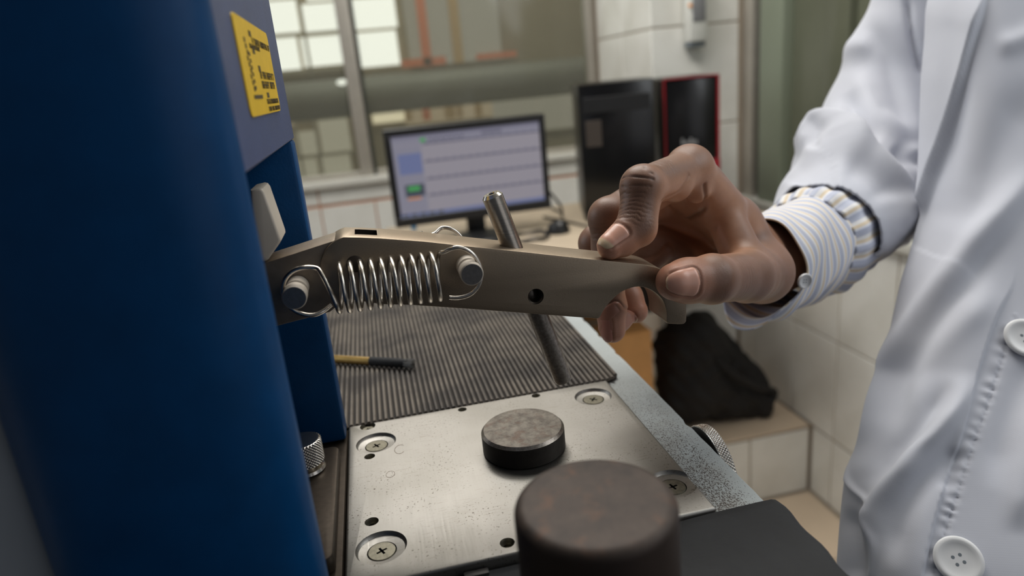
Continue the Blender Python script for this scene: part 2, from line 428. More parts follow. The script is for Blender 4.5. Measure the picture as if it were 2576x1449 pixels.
# ------------------------------------------------------------------ signed-distance modelling (hand, bag, sleeve)
def cone(P, a, b, r1, r2):
    a = np.asarray(a); ba = np.asarray(b)-a; pa = P-a
    h = np.clip(pa@ba/(ba@ba), 0, 1)
    return np.linalg.norm(pa-h[:, None]*ba, axis=1)-(r1+(r2-r1)*h)
def smin(a, b, k):
    h = np.clip(.5+.5*(b-a)/k, 0, 1)
    return b*(1-h)+a*h-k*h*(1-h)
def field_mesh(fn, lo, hi, h, B=8):
    lo = np.asarray(lo, float); n = np.ceil((np.asarray(hi)-lo)/h/B).astype(int)
    g = np.stack(np.meshgrid(*[np.arange(k) for k in n], indexing='ij'), -1).reshape(-1, 3)
    dc = fn(lo+(g*B+(B-1)/2)*h)
    F = np.where(dc < 0, -1.0, 1.0).astype(np.float32).reshape(n)
    F = F.repeat(B, 0).repeat(B, 1).repeat(B, 2)
    act = g[np.abs(dc) < B*h*.5*1.733*1.25+.0015]
    off = np.stack(np.meshgrid(*[np.arange(B)]*3, indexing='ij'), -1).reshape(-1, 3)
    for s in range(0, len(act), 400):
        idx = (act[s:s+400, None, :]*B+off[None]).reshape(-1, 3)
        F[idx[:, 0], idx[:, 1], idx[:, 2]] = fn(lo+idx*h)
    ins = F < 0
    cnt = np.zeros(tuple(np.array(F.shape)-1), np.int8)
    corners = [(i, j, k) for i in (0, 1) for j in (0, 1) for k in (0, 1)]
    S = F.shape
    for i, j, k in corners: cnt += ins[i:S[0]-1+i, j:S[1]-1+j, k:S[2]-1+k]
    A = (cnt > 0) & (cnt < 8)
    idx = np.argwhere(A); vals = np.stack([F[idx[:, 0]+i, idx[:, 1]+j, idx[:, 2]+k] for i, j, k in corners], 1)
    acc = np.zeros((len(idx), 3)); num = np.zeros(len(idx))
    C = np.array(corners, float)
    for p in range(8):
        for q in range(p+1, 8):
            if abs(C[p]-C[q]).sum() != 1: continue
            m = (vals[:, p] < 0) != (vals[:, q] < 0)
            t = vals[m, p]/(vals[m, p]-vals[m, q])
            acc[m] += C[p]+(C[q]-C[p])*t[:, None]; num[m] += 1
    V = lo+(idx+acc/num[:, None])*h
    vid = np.full(A.shape, -1, np.int32); vid[A] = np.arange(len(idx))
    quads = []
    for ax in range(3):
        o1, o2 = [a for a in range(3) if a != ax]
        sl = [slice(1, s-1) for s in S]; sl[ax] = slice(0, S[ax]-1); s2 = list(sl); s2[ax] = slice(1, S[ax])
        a = ins[tuple(sl)]; b = ins[tuple(s2)]
        e = np.argwhere(a != b)
        flip = a[tuple(e.T)]
        base = e.copy(); base[:, o1] += 1; base[:, o2] += 1
        def cell(d1, d2):
            c = base.copy(); c[:, o1] -= d1; c[:, o2] -= d2; return vid[tuple(c.T)]
        q = np.stack([cell(0, 0), cell(1, 0), cell(1, 1), cell(0, 1)], 1)
        if ax == 1: flip = ~flip
        q[~flip] = q[~flip][:, ::-1]
        quads.append(q)
    Q = np.concatenate(quads); Q = Q[(Q >= 0).all(1)]
    return V, Q
def vnormals(V, Q):
    n = np.cross(V[Q[:, 2]]-V[Q[:, 0]], V[Q[:, 3]]-V[Q[:, 1]])
    N = np.zeros_like(V)
    for k in range(4): np.add.at(N, Q[:, k], n)
    return N/np.maximum(np.linalg.norm(N, axis=1), 1e-12)[:, None]
def relax(V, Q, it=2, f=.5):
    for _ in range(it):
        S = np.zeros_like(V); c = np.zeros(len(V))
        for k in range(4):
            for d in (1, 3):
                np.add.at(S, Q[:, k], V[Q[:, (k+d) % 4]]); np.add.at(c, Q[:, k], 1)
        V = V*(1-f)+f*S/c[:, None]
    return V
def poly_dist(xy, line):
    """signed distance (positive on the right when walking the line, picture space) and position along it 0..1"""
    L = np.asarray(line, float); best = np.full(len(xy), 1e9); sg = np.zeros(len(xy)); tt = np.zeros(len(xy))
    seg = np.linalg.norm(np.diff(L, axis=0), axis=1); cum = np.concatenate([[0], np.cumsum(seg)])
    for i in range(len(L)-1):
        d = L[i+1]-L[i]; p = xy-L[i]; h = np.clip(p@d/(d@d), 0, 1); r = p-h[:, None]*d
        dd = np.linalg.norm(r, axis=1); m = dd < best
        best[m] = dd[m]; sg[m] = np.sign(d[0]*p[m, 1]-d[1]*p[m, 0]); tt[m] = (cum[i]+h[m]*seg[i])/cum[-1]
    return best*np.where(sg == 0, 1, sg), tt
def smoothstep(a, b, x):
    t = np.clip((x-a)/(b-a), 0, 1); return t*t*(3-2*t)

# ================================================================== THE ROOM
XR, ZF, ZB = 1.205, -1.157, -0.918       # right wall, floor, top of the tiled step
YB, YP, YS = 2.60, 2.10, 1.665           # window wall, pillar face, front of the step
ZS = -0.118                              # window sill

def solid(name, boxes, mat, kind='structure', parent=None, bev=0):
    bm = bmesh.new()
    for lo, hi in boxes: box(bm, lo, hi, bev)
    o = obj(name, bm, mat, parent)
    if parent is None and kind: o['kind'] = kind
    return o
_tile_cache = {}
def tiles(parent, axis, at, us, vs, mat='white_tile', out=-1, gap=.005, th=.006):
    """one object per tile. axis = plane normal ('X','Y','Z'); us, vs = joint lines of the two other axes in order"""
    for i in range(len(us)-1):
        for j in range(len(vs)-1):
            su, sv = us[i+1]-us[i]-gap, vs[j+1]-vs[j]-gap
            key = (axis, round(su, 3), round(sv, 3), mat)
            if key not in _tile_cache:
                s = {'X': (th, su, sv), 'Y': (su, th, sv), 'Z': (su, sv, th)}[axis]
                bm = bmesh.new(); box(bm, [-v/2 for v in s], [v/2 for v in s], .0018, 1)
                sharp(bm); me = bpy.data.meshes.new('tile'); bm.to_mesh(me); bm.free(); me.materials.append(MAT[mat])
                _tile_cache[key] = me
            cu, cv = (us[i]+us[i+1])/2, (vs[j]+vs[j+1])/2
            c = at+out*(th/2-.0015)+rng.uniform(-.0004, .0004)
            o = link(bpy.data.objects.new('tile', _tile_cache[key]), parent)
            o.location = {'X': (c, cu, cv), 'Y': (cu, c, cv), 'Z': (cu, cv, c)}[axis]

fl = solid('floor', [((-1.7, -.6, ZF-.06), (XR+.1, YB+.1, ZF))], 'grout')
tiles(fl, 'Z', ZF, [.605, .905, 1.2], [.765, 1.065, 1.365, 1.66], 'beige_tile', 1)
solid('ceiling', [((-1.7, -.2, 1.55), (XR+.1, YB+.1, 1.62))], 'plaster')
solid('wall_left', [((-1.70, -.2, ZF), (-1.64, .35, 1.55)), ((-1.70, 1.9, ZF), (-1.64, YB, 1.55)), ((-1.70, .35, ZF), (-1.64, 1.9, .05)), ((-1.70, .35, 1.45), (-1.64, 1.9, 1.55))], 'plaster')

# window wall: dado below the sill, wall above; the pillar beside it
wb = solid('wall_back', [((-1.7, YB, ZF), (.905, YB+.12, ZS-.02)), ((-1.7, YB, 1.25), (.905, YB+.12, 1.55))], 'grout_orange')
tiles(wb, 'Y', YB, [-1.0, -.80, -.60, -.40, -.20, 0.0, .20, .40, .60, .80, .90], [-.80, -.50, -.212], 'white_tile')
tiles(wb, 'Y', YB, [-1.0, -.60, -.20, .20, .60, .90], [-.205, -.145], 'white_tile')
pl = solid('wall_pillar', [((.911, YP+.006, ZF), (XR+.1, YB+.12, 1.55))], 'grout')
_pz = [ZB+.002, -.61, -.302, .006, .314, .622, .93, 1.24, 1.5]
_pz = [z-.03 if k else z for k, z in enumerate(_pz)]
tiles(pl, 'Y', YP+.006, [.905, XR], _pz)
tiles(pl, 'X', .911, [2.10, 2.35, YB], _pz, out=-1)
rw = solid('wall_right', [((XR+.006, -.2, ZF), (XR+.1, YP, -.30))], 'grout')
_ry = [.75, .955, 1.16, 1.365, 1.57, 1.775, 1.98, 2.09]
tiles(rw, 'X', XR+.006, _ry, [-.924, -.616, -.308])
tiles(rw, 'X', XR+.006, [.75, .955, 1.16, 1.365, 1.57, YS], [ZF+.006, -.926])
solid('trim_1', [((XR-.02, -.2, -.30), (XR+.1, YP, -.268))], 'plaster', bev=.004)
# glazed partition above the right-hand dado
w2 = empty('window_2', (XR+.03, 1.2, -.268)); w2['kind'] = 'structure'
for y0, y1, m, nm, dx in ((2.04, 2.098, 'aluminium', 'jamb', .01), (1.985, 2.04, 'dark_gasket', 'gasket', .03), (1.865, 1.985, 'green_frame', 'stile', .0), (1.60, 1.70, 'frosted_glass', 'mullion', .012), (.20, .30, 'green_frame', 'stile', 0)):
    solid(nm, [((XR+dx, y0, -.268), (XR+.06, y1, 1.5))], m, parent=w2, bev=.003)
solid('pane', [((XR+.035, .30, -.268), (XR+.043, 1.60, 1.5))], 'frosted_glass', parent=w2)
solid('pane', [((XR+.035, 1.70, -.268), (XR+.043, 1.865, 1.5))], 'frosted_glass', parent=w2)
solid('bottom_rail', [((XR+.002, .2, -.268), (XR+.06, 1.865, -.245))], 'green_frame', parent=w2, bev=.003)
# tiled step along the wall
st = solid('trim_2', [((.30, YS+.006, ZF), (XR, YP+.3, ZB-.006))], 'grout')
tiles(st, 'Z', ZB-.006, [.305, .605, .905, 1.2], [1.662, 1.93, 2.10], 'beige_tile', 1)
tiles(st, 'Y', YS+.006, [.39, .595, .80, 1.0, 1.2], [ZF+.006, ZB-.014])

# window in the back wall
w1 = empty('window_1', (-.3, YB+.05, ZS)); w1['kind'] = 'structure'
solid('mullion', [((-.036, YB+.01, ZS), (.012, YB+.07, 1.25))], 'aluminium', parent=w1, bev=.004)
solid('gasket', [((.012, YB+.02, ZS), (.026, YB+.065, 1.25))], 'dark_gasket', parent=w1)
solid('bottom_rail', [((-1.6, YB+.02, ZS), (-.036, YB+.07, ZS+.018))], 'aluminium', parent=w1, bev=.003)
solid('bottom_rail', [((.026, YB+.02, ZS), (.905, YB+.07, ZS+.018))], 'aluminium', parent=w1, bev=.003)
solid('stile', [((.872, YB+.02, ZS), (.905, YB+.07, 1.25))], 'aluminium', parent=w1, bev=.003)
solid('pane', [((-1.6, YB+.04, ZS+.018), (-.036, YB+.045, 1.25))], 'pane_glass', parent=w1)
solid('pane', [((.026, YB+.04, ZS+.018), (.872, YB+.045, 1.25))], 'pane_glass', parent=w1)
solid('trim_3', [((-1.6, YB-.03, ZS-.026), (.905, YB+.1, ZS))], 'plaster', bev=.005)

# ------------------------------------------------------------------ outside: the hall across the yard
area('yard_daylight', (.4, 3.6, 3.2), (.4, 5.0, .2), 2.5, 1.0, 70.0, (1, .97, .9))
YO = 5.0
hb = empty('industrial_hall', (0.5, YO, -1.2))
tag(hb, 'blurred industrial hall with bright glazing seen through the back window', 'building')
solid('wall', [((-4, YO+.03, -2.0), (5, YO+.13, 3.2))], 'far_brown', parent=hb)
def rect_at(x0, y0, x1, y1, Y):
    xm, ym = (x0+x1)/2, (y0+y1)/2
    return (aty(x0, ym, Y)[0], aty(xm, y1, Y)[2], aty(x1, ym, Y)[0], aty(xm, y0, Y)[2])
def outside(name, px, mat, Y=YO, th=.03):
    x0, z0, x1, z1 = rect_at(*px, Y)
    return solid(name, [((x0, Y, z0), (x1, Y+th, z1))], mat, parent=hb)
for px in ((560, -170, 648, -6), (560, 2, 648, 84), (560, 96, 650, 178), (656, -170, 750, -6), (656, 2, 750, 84), (658, 96, 752, 178), (757, -170, 859, 0), (757, 8, 861, 78), (760, 90, 868, 165), (870, -170, 992, -12), (872, -5, 996, 72), (876, 80, 1002, 168)):
    outside('glazing_pane', px, 'sky_pane')
for px in ((745, 330, 800, 395), (805, 300, 880, 385), (750, 400, 800, 452), (806, 392, 884, 445), (655, 330, 738, 450)):
    outside('glazing_pane', px, 'dim_pane')
for px in ((650, -170, 656, 180), (750, -170, 757, 190), (750, 300, 757, 455), (800, 300, 806, 455), (866, -170, 871, 190)):
    outside('glazing_bar', px, 'far_bar', YO-.02)
for px in ((560, 86, 870, 92), (560, 178, 890, 186), (745, 385, 890, 392)):
    outside('glazing_bar', px, 'far_bar', YO-.02)
outside('cream_panel', (936, 272, 1018, 308), 'cream_pane'); outside('warm_panel', (1018, 262, 1240, 304), 'warm_pane'); outside('warm_panel', (1240, 246, 1460, 330), 'haze_glow')  # glowing panels added to brighten the strip behind the posts
outside('hazy_panel', (1012, -170, 1250, 160), 'haze_glow'); outside('hazy_panel', (660, 300, 745, 322), 'warm_pane')
for px in ((1046, -170, 1068, 170), (1012, 146, 1122, 166), (1064, 262, 1082, 302)):
    outside('orange_girder', px, 'orange_steel', YO-.06, .05)
outside('orange_girder', (1200, 132, 1300, 146), 'orange_steel', YO-.05, .05)
for px in ((1126, -170, 1150, 160), (1018, 268, 1036, 304), (1120, 258, 1144, 298), (1150, 256, 1164, 296), (1196, 252, 1212, 294)):
    outside('ochre_post', px, 'ochre_steel', YO-.04, .04)
bm = bmesh.new(); c = aty(1200, 214, 4.4); tube(bm, [(-2.2, 4.4, c[2]), (1.9, 4.4, c[2])], .112, 24)
dct = obj('duct', bm, 'duct_grey'); tag(dct, 'wide grey pipe running level across the yard behind the back window', 'pipe')

for x, y, lab in ((862, 207, 'small glowing stand-in for a lamp reflection left of the window mullion'), (1487, 147, 'small glowing stand-in for a lamp reflection beside the pillar edge')):
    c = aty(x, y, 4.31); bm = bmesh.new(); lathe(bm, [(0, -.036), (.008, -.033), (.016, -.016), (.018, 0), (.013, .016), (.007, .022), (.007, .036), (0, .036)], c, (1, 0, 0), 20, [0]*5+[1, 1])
    tag(obj('lamp_glint', bm, ['sky_pane', 'grey_paint']), lab, 'lamp', 'lamp reflections in the window')  # glowing bulbs added in place of lamp reflections in the glass
# ------------------------------------------------------------------ desk with monitor, towers and cable
ZD = -0.22
dk = empty('desk', (.6, 1.8, ZF)); tag(dk, 'beige-topped desk below the back window carrying the monitor', 'desk')
solid('desk_top', [((.02, 1.48, ZD-.03), (1.0, 2.085, ZD))], 'desk_top', parent=dk, bev=.003)
for x0, zb in ((.05, ZF), (.48, ZB)):
    solid('side_panel', [((x0, 1.70, zb+.001), (x0+.03, 2.07, ZD-.03))], 'wood_dark', parent=dk)
solid('back_panel', [((.08, 2.05, -.62), (.98, 2.07, ZD-.03))], 'wood_dark', parent=dk)

YM = 1.78
mo = empty('monitor', (.25, YM+.03, ZD)); tag(mo, 'black-framed computer monitor showing a pale lilac window on the desk', 'monitor')
mx0, mx1, mz0, mz1 = .044, .463, -.166, .083
bm = bmesh.new(); prism(bm, rrect(mx0, mz0, mx1, mz1, .006, 4), 'Y', YM+.004, YM+.045, .003)
bz = obj('casing', bm, 'black_plastic', mo)
bm = bmesh.new()
sx0, sx1, sz0, sz1 = mx0+.017, mx1-.016, mz0+.024, mz1-.018
for lo, hi in (((mx0, mz0), (mx1, sz0)), ((mx0, sz1), (mx1, mz1)), ((mx0, sz0), (sx0, sz1)), ((sx1, sz0), (mx1, sz1))):
    box(bm, (lo[0], YM-.006, lo[1]), (hi[0], YM+.006, hi[1]), .0015, 1)
obj('bezel', bm, 'black_plastic', mo)
sc = solid('screen', [((sx0, YM, sz0), (sx1, YM+.004, sz1))], 'screen_body', parent=mo)
def on_screen(name, u0, v0, u1, v1, mat, d=.0006):
    x0, x1 = sx0+(sx1-sx0)*u0, sx0+(sx1-sx0)*u1; z1, z0 = sz1-(sz1-sz0)*v0, sz1-(sz1-sz0)*v1
    bm = bmesh.new(); box(bm, (x0, YM-d, z0), (x1, YM, z1)); o = obj(name, bm, mat, sc)
on_screen('title_bar', 0, 0, 1, .035, 'screen_bar'); on_screen('toolbar', 0, .035, 1, .115, 'screen_top')
on_screen('toolbar_mark', .19, .05, .225, .095, 'screen_green', .001)
for k in range(7): on_screen('toolbar_mark', .25+.035*k, .06, .27+.035*k, .09, 'screen_line', .001)
on_screen('toolbar_mark', .60, .05, .74, .075, 'screen_line', .001)
on_screen('side_panel', .0, .125, .19, .95, 'screen_top'); on_screen('side_block', .03, .22, .185, .47, 'screen_blue', .001)
on_screen('thumbnail', .05, .60, .18, .75, 'screen_dark', .001); on_screen('thumbnail_mark', .07, .62, .15, .68, 'screen_green', .0014)
on_screen('red_mark', .06, .765, .15, .785, 'orange_dot', .001)
for v in (.115, .33, .545, .75):
    on_screen('rule', .2, v, 1, v+.016, 'screen_line')
    for k in range(14): on_screen('row_mark', .22+.055*k, v-.018, .25+.055*k, v-.004, 'screen_bar', .001)
on_screen('taskbar', 0, .955, 1, 1, 'screen_blue')
for k in range(5): on_screen('taskbar_mark', .01+.06*k, .963, .05+.06*k, .993, 'screen_dark', .001)
solid('neck', [((.235, YM+.03, ZD+.01), (.285, YM+.05, mz0+.02))], 'black_plastic', parent=mo, bev=.004)
bm = bmesh.new(); r = lathe(bm, [(0, 0), (.074, 0), (.078, .004), (.072, .012), (.03, .016), (0, .016)], (.26, YM-.02, ZD), (0, 0, 1), 40); obj('base', bm, 'black_plastic', mo)

def tower(x0, x1, z1, label, red, y0=1.75):
    t = empty('computer_tower', ((x0+x1)/2, y0, ZD)); tag(t, label, 'computer')
    solid('case', [((x0, y0+.012, ZD+.008), (x1, y0+.28, z1))], 'pc_black', parent=t, bev=.004)
    if red:
        bm = bmesh.new()
        for a, b in (((x0, ZD+.008), (x0+.004, z1)), ((x1-.006, ZD+.008), (x1, z1)), ((x0, z1-.004), (x1, z1))):
            box(bm, (a[0], y0-.004, a[1]), (b[0], y0+.012, b[1]), .001, 1)
        obj('edge_trim', bm, 'red_trim', t)
        f = solid('front_panel', [((x0+.006, y0, ZD+.01), (x1-.008, y0+.014, z1-.006))], 'black_gloss', parent=t, bev=.003)
        xc = aty(1735, 357, y0)[0]; zc = aty(1735, 357, y0)[2]
        bm = bmesh.new()
        for k, (dx, h_) in enumerate(((-.019, .022), (-.012, .013), (-.004, .013), (.004, .022), (.011, .013), (.018, .013))):
            box(bm, (xc+dx-.0028, y0-.001, zc-.007), (xc+dx+.0028, y0+.001, zc-.007+h_*.8))
        obj('badge', bm, 'silver_print', f)
        c2 = aty(1797, 412, y0); bm = bmesh.new(); box(bm, (c2[0]-.012, y0-.003, c2[2]-.016), (c2[0]+.010, y0+.001, c2[2]+.016), .003); obj('power_key', bm, 'red_trim', f)
    else:
        f = solid('front_panel', [((x0+.001, y0, ZD+.01), (x1-.001, y0+.014, z1-.001))], 'black_gloss', parent=t, bev=.003)
        a = aty(1497, 338, y0); bm = bmesh.new(); box(bm, (a[0]-.021, y0-.0015, a[2]-.034), (a[0]+.021, y0+.001, a[2]+.034), .0007, 1); obj('reflection_patch', bm, 'wood_dark', f)  # brown patch stands for a reflection on the glossy front
        bm = bmesh.new(); box(bm, (x0+.012, y0-.002, z1-.075), (x1-.012, y0+.001, z1-.035), .001, 1); obj('disc_drive', bm, 'black_plastic', f)
    for dx in (.02, x1-x0-.02):
        for yy in (y0+.03, y0+.25):
            bm = bmesh.new(); lathe(bm, [(0, 0), (.009, 0), (.009, .008), (0, .008)], (x0+dx, yy, ZD), (0, 0, 1), 14); obj('foot', bm, 'black_plastic', t)
    bpy.context.view_layer.update(); t.rotation_euler.z = math.radians(-14)
tower(.553, .752, .146, 'plain black computer tower nearest the monitor, without red trim', False)
tower(.791, .938, .139, 'black computer tower with thin red edge in front of the white pillar', True)
for k, (pts, lab) in enumerate((([(.47, 1.90, .006), (.52, 1.78, .004), (.56, 1.68, .004), (.66, 1.64, .004), (.74, 1.70, .004)], 'dark cable lying on the desk in front of the black towers'),
                 ([(.466, 1.83, .10), (.50, 1.82, .05), (.515, 1.86, .008), (.535, 1.95, .004), (.53, 2.03, .004)], 'dark cable hanging between the monitor and the plain black tower'))):
    bm = bmesh.new(); tube(bm, smooth_path([(x, y, ZD+z) for x, y, z in pts], 8), .0035, 8)
    tag(obj('cable', bm, 'black_plastic'), lab, 'cable')
# small things on the desk just above the lever
c = atz(1042, 577, ZD); bm = bmesh.new(); lathe(bm, [(0, 0), (.008, 0), (.008, .022), (.006, .026), (0, .026)], (c[0], c[1], ZD), (0, 0, 1), 20)
tag(obj('bottle_cap', bm, 'blue_dot'), 'small blue cap on the desk below the monitor', 'cap')
c = atz(1335, 600, ZD)
bm = bmesh.new(); pts = [(c[0]+.045*math.cos(a), c[1]+.05*math.sin(a), ZD+.006+.004*math.sin(3*a)) for a in np.linspace(0, 4.1*math.pi, 70)]; tube(bm, pts, .005, 8)
tag(obj('cable_coil', bm, 'black_plastic'), 'coiled black cable on the desk beside the monitor base', 'cable')
c = atz(1405, 585, ZD)
ks = empty('mouse', (c[0], c[1], ZD)); tag(ks, 'dark computer mouse on the beige desk beyond the lever', 'mouse')
bm = bmesh.new(); lathe(bm, [(0, 0), (.030, 0), (.031, .008), (.024, .024), (.010, .031), (0, .032)], (c[0], c[1], ZD), (0, 0, 1), 28); obj('shell', bm, 'black_plastic', ks)
bm = bmesh.new(); lathe(bm, [(.0, -.004), (.006, -.004), (.006, .004), (0, .004)], (c[0], c[1]-.018, ZD+.026), (1, 0, 0), 16); obj('wheel', bm, 'silver_print', ks)

# dispenser on the pillar
a = aty(1716, 60, YP); b = aty(1760, 60, YP); zt = aty(1738, -60, YP)[2]; zb = aty(1738, 108, YP)[2]
ds = empty('wall_dispenser', ((a[0]+b[0])/2, YP, zb)); tag(ds, 'white box with a dark window fixed high on the tiled pillar', 'dispenser')
solid('casing', [((a[0], YP-.055, zb), (b[0], YP-.0035, zt))], 'white_plastic', parent=ds, bev=.008)
solid('window', [((a[0]+.008, YP-.058, aty(1738, 58, YP)[2]), (b[0]-.008, YP-.05, aty(1738, -30, YP)[2]))], 'silver_print', parent=ds, bev=.002)
bm = bmesh.new(); c = aty(1736, 14, YP-.058); lathe(bm, [(0, 0), (.006, 0), (.005, .003), (0, .003)], (c[0], YP-.058, c[2]), (0, -1, 0), 16); obj('lamp', bm, 'orange_dot', ds)
solid('shadow_strip', [((a[0]+.004, YP-.045, zb-.014), (b[0]-.004, YP-.0035, zb+.004))], 'grey_paint', parent=ds, bev=.003)  # grey strip stands for the shadow under the casing

# cardboard box and bag on the tiled step
x1 = aty(1643, 900, 1.74)[0]; zt = aty(1600, 838, 1.74)[2]
cb = empty('cardboard_box', (x1-.13, 1.86, ZB)); tag(cb, 'brown cardboard box on the tiled step left of the black bag', 'box')
solid('carton', [((x1-.22, 1.745, ZB+.001), (x1, 2.0, zt-.004))], 'cardboard', parent=cb, bev=.003)
for k, (y0, y1) in enumerate(((1.745, 1.871), (1.874, 2.0))): solid('flap', [((x1-.218, y0, zt-.004), (x1-.002, y1, zt))], 'cardboard', parent=cb, bev=.001)
solid('tape', [((x1-.218, 1.848, zt), (x1-.002, 1.898, zt+.0006))], 'desk_top', parent=cb)

bgY = 1.82
def bp(x, y, Y=bgY): return aty(x, y, Y)
_bag = [(bp(1750, 850), bp(1760, 960), .085, .10), (bp(1745, 990), bp(1850, 1000, 1.80), .075, .07), (bp(1790, 880, 1.84), bp(1905, 985, 1.80), .07, .055),
        (bp(1890, 990, 1.78), bp(1925, 1030, 1.76), .035, .028), (bp(1703, 870, 1.86), bp(1715, 1000, 1.84), .075, .08)]
def bag_fn(P):
    d = np.full(len(P), 9.0)
    for a, b, r1, r2 in _bag: d = smin(d, cone(P, a, b, r1, r2), .04)
    d = d+.006*np.sin(P[:, 0]*55+3*np.sin(P[:, 2]*31))*np.sin(P[:, 2]*40+P[:, 1]*30)+.003*np.sin(P[:, 0]*130+P[:, 2]*90)
    return np.maximum(d, -(P[:, 2]-ZB-.001))
V, Q = field_mesh(bag_fn, (.62, 1.62, ZB-.02), (1.13, 2.04, -.42), .008)
V = relax(V, Q, 2)
tag(npmesh('bag_body', V, Q, 'bag_cloth'), None)
bg = bpy.data.objects['bag_body']; rt = empty('bag', (.92, bgY, ZB)); tag(rt, 'slumped black cloth bag on the tiled step by the right wall', 'bag')
bg.parent = rt; bg.matrix_parent_inverse = world_of(rt).inverted(); bg.name = 'body'
bm = bmesh.new(); tube(bm, smooth_path([bp(1800, 905, 1.74), bp(1850, 945, 1.715), bp(1910, 975, 1.715), bp(1948, 985, 1.74), bp(1938, 1015, 1.735)], 8), .011, 8); obj('strap', bm, 'bag_cloth', rt)

# ================================================================== TESTING MACHINE
mc = empty('testing_machine', (0.0, .32, ZF))
tag(mc, 'blue testing machine with a steel anvil plate on a grey painted bed', 'machine')
XH, YH0, YH1 = -.0345, .2065, .3645       # right face and depth of the blue housing
PX0, PX1, PY0, PY1 = -.0335, .1207, .2265, .3625

bm = bmesh.new()
box(bm, (-.33, .04, ZF), (.128, .655, -.05), .01)
obj('pedestal', bm, 'grey_paint', mc)
# painted bed around the plate; its right edge is chipped
def chipped(y0, y1, n=90):
    r2 = np.random.default_rng(3); out = []
    for k in range(n+1):
        y = y0+(y1-y0)*k/n; c = r2.uniform(0, .0003)
        if r2.random() < .10: c += r2.uniform(.0006, .0016)
        out.append((.1440-c, y))
    return out
bm = bmesh.new()
prism(bm, [(PX1+.0003, PY0)]+chipped(PY0, .675)+[(PX1+.0003, .675)], 'Z', -.05, -.0030, .0006, 1)
box(bm, (-.2, PY1+.0005, -.05), (PX1+.0003, .675, -.0030))
prism(bm, [(PX1+.0003, .03)]+chipped(.03, PY0-.0002, 60)+[(PX1+.0003, PY0-.0002)], 'Z', -.05, -.0030, .0006, 1)
bed = obj('bed', bm, 'bed_paint', mc, ang=25)
bm = bmesh.new(); box(bm, (-.2, .03, -.05), (PX1, PY0, -.0072), .002); obj('bed_front', bm, 'bed_dark', mc)
bm = bmesh.new(); box(bm, (-.2, PY0, -.05), (PX0-.0007, PY1+.0004, -.0018), .0006, 1); obj('bed_side', bm, 'dark_steel', mc)
# lower rail seen below the lip of the plate
bm = bmesh.new(); box(bm, (PX0, PY0-.010, -.0072), (.03, PY0-.0008, -.0050), .0008); box(bm, (.012, PY0-.004, -.0072), (.022, PY0-.0006, -.0030), .0006); obj('front_rail', bm, 'bed_dark', mc)

# anvil plate with countersunk screws and tapped holes
bm = bmesh.new(); box(bm, (PX0, PY0, -.0115), (PX1, PY1, 0), .0012, 3)
plate = obj('anvil_plate', bm, ['plate_steel', 'screw_steel', 'hole_dark'], mc)
screws = [atz(x, y, 0) for x, y in ((946, 1113), (1492, 997), (959, 1376), (1692, 1215))]
def cutter(prof, at, axis, mats, n=48):
    bm = bmesh.new(); lathe(bm, prof, at, axis, n)
    o = obj('cutter', bm, mats); return o
cut = []
for s in screws:
    cut.append(cutter([(0, -.0085), (.0061, -.0085), (.0062, -.0021), (.0097, -.0017), (.0102, -.0013), (.0106, -.0003), (.0110, .0008), (0, .0008)], (s[0], s[1], 0), (0, 0, 1), 'plate_steel'))
tapped = [(930, 1148, .0024), (935, 1312, .0027), (1163, 1030, .0022), (1348, 995, .0022), (1276, 1365, .0027), (925, 1072, .0040)]
for x, y, r in tapped:
    s = atz(x, y, 0)
    prof = [(0, -.009)]+[(r-(.0004 if k % 2 else 0), -.009+.0009*k) for k in range(9)]+[(r, -.0009), (r+.0003, -.0003), (r+.0006, .0006), (0, .0006)]
    cut.append(cutter(prof, (s[0], s[1], 0), (0, 0, 1), 'screw_steel', 32))
boolean(plate, cut)
def make_screw(at, r, z, rot, parent, depth=.006):
    bm = bmesh.new(); lathe(bm, [(0, -depth), (r*.9, -depth), (r, -.0006), (r-.0003, 0), (0, 0)], (at[0], at[1], z), (0, 0, 1), 40)
    o = obj('screw', bm, ['screw_steel', 'hole_dark'], parent)
    cs = []
    for a in (rot, rot+math.pi/2):
        bm = bmesh.new(); box(bm, (-r*.40, -r*.085, -.0014), (r*.40, r*.085, .001), mtx=Matrix.Translation((at[0], at[1], z)) @ Matrix.Rotation(a, 4, 'Z'))
        cs.append(obj('cutter', bm, 'hole_dark', ang=None))
    boolean(o, cs); return o
for s, rot in zip(screws, (.5, .9, .45, .2)): make_screw(s, .0059, -.0019, rot, plate)
make_screw(atz(925, 1073, 0), .0034, -.0016, .3, plate, .004)

# faint pencil marks left on the plate
def mark_arc(px, rx, ry, a0, a1):
    c = atz(px[0], px[1], 0); ex = atz(px[0]+rx, px[1]-.18*rx, 0)-c; ey = atz(px[0], px[1]+ry, 0)-c; bm = bmesh.new(); n = 30; rows = []
    for k in range(n+1):
        t = math.radians(a0+(a1-a0)*k/n); w = .055*(1+.3*math.sin(9*t))
        rows.append([bm.verts.new(tuple(c[:2]+ex[:2]*math.cos(t)*f+ey[:2]*math.sin(t)*f)+(.00003,)) for f in (1-w, 1+w)])
    for A, B in zip(rows[:-1], rows[1:]): bm.faces.new((A[0], A[1], B[1], B[0]))
    bmesh.ops.recalc_face_normals(bm, faces=bm.faces[:])
    for f in bm.faces:
        if f.normal.z < 0: f.normal_flip()
    obj('pencil_mark', bm, 'pencil', plate)
mark_arc((1006, 1130), 13, 11, 40, 320); mark_arc((982, 1193), 11, 8, 0, 360)
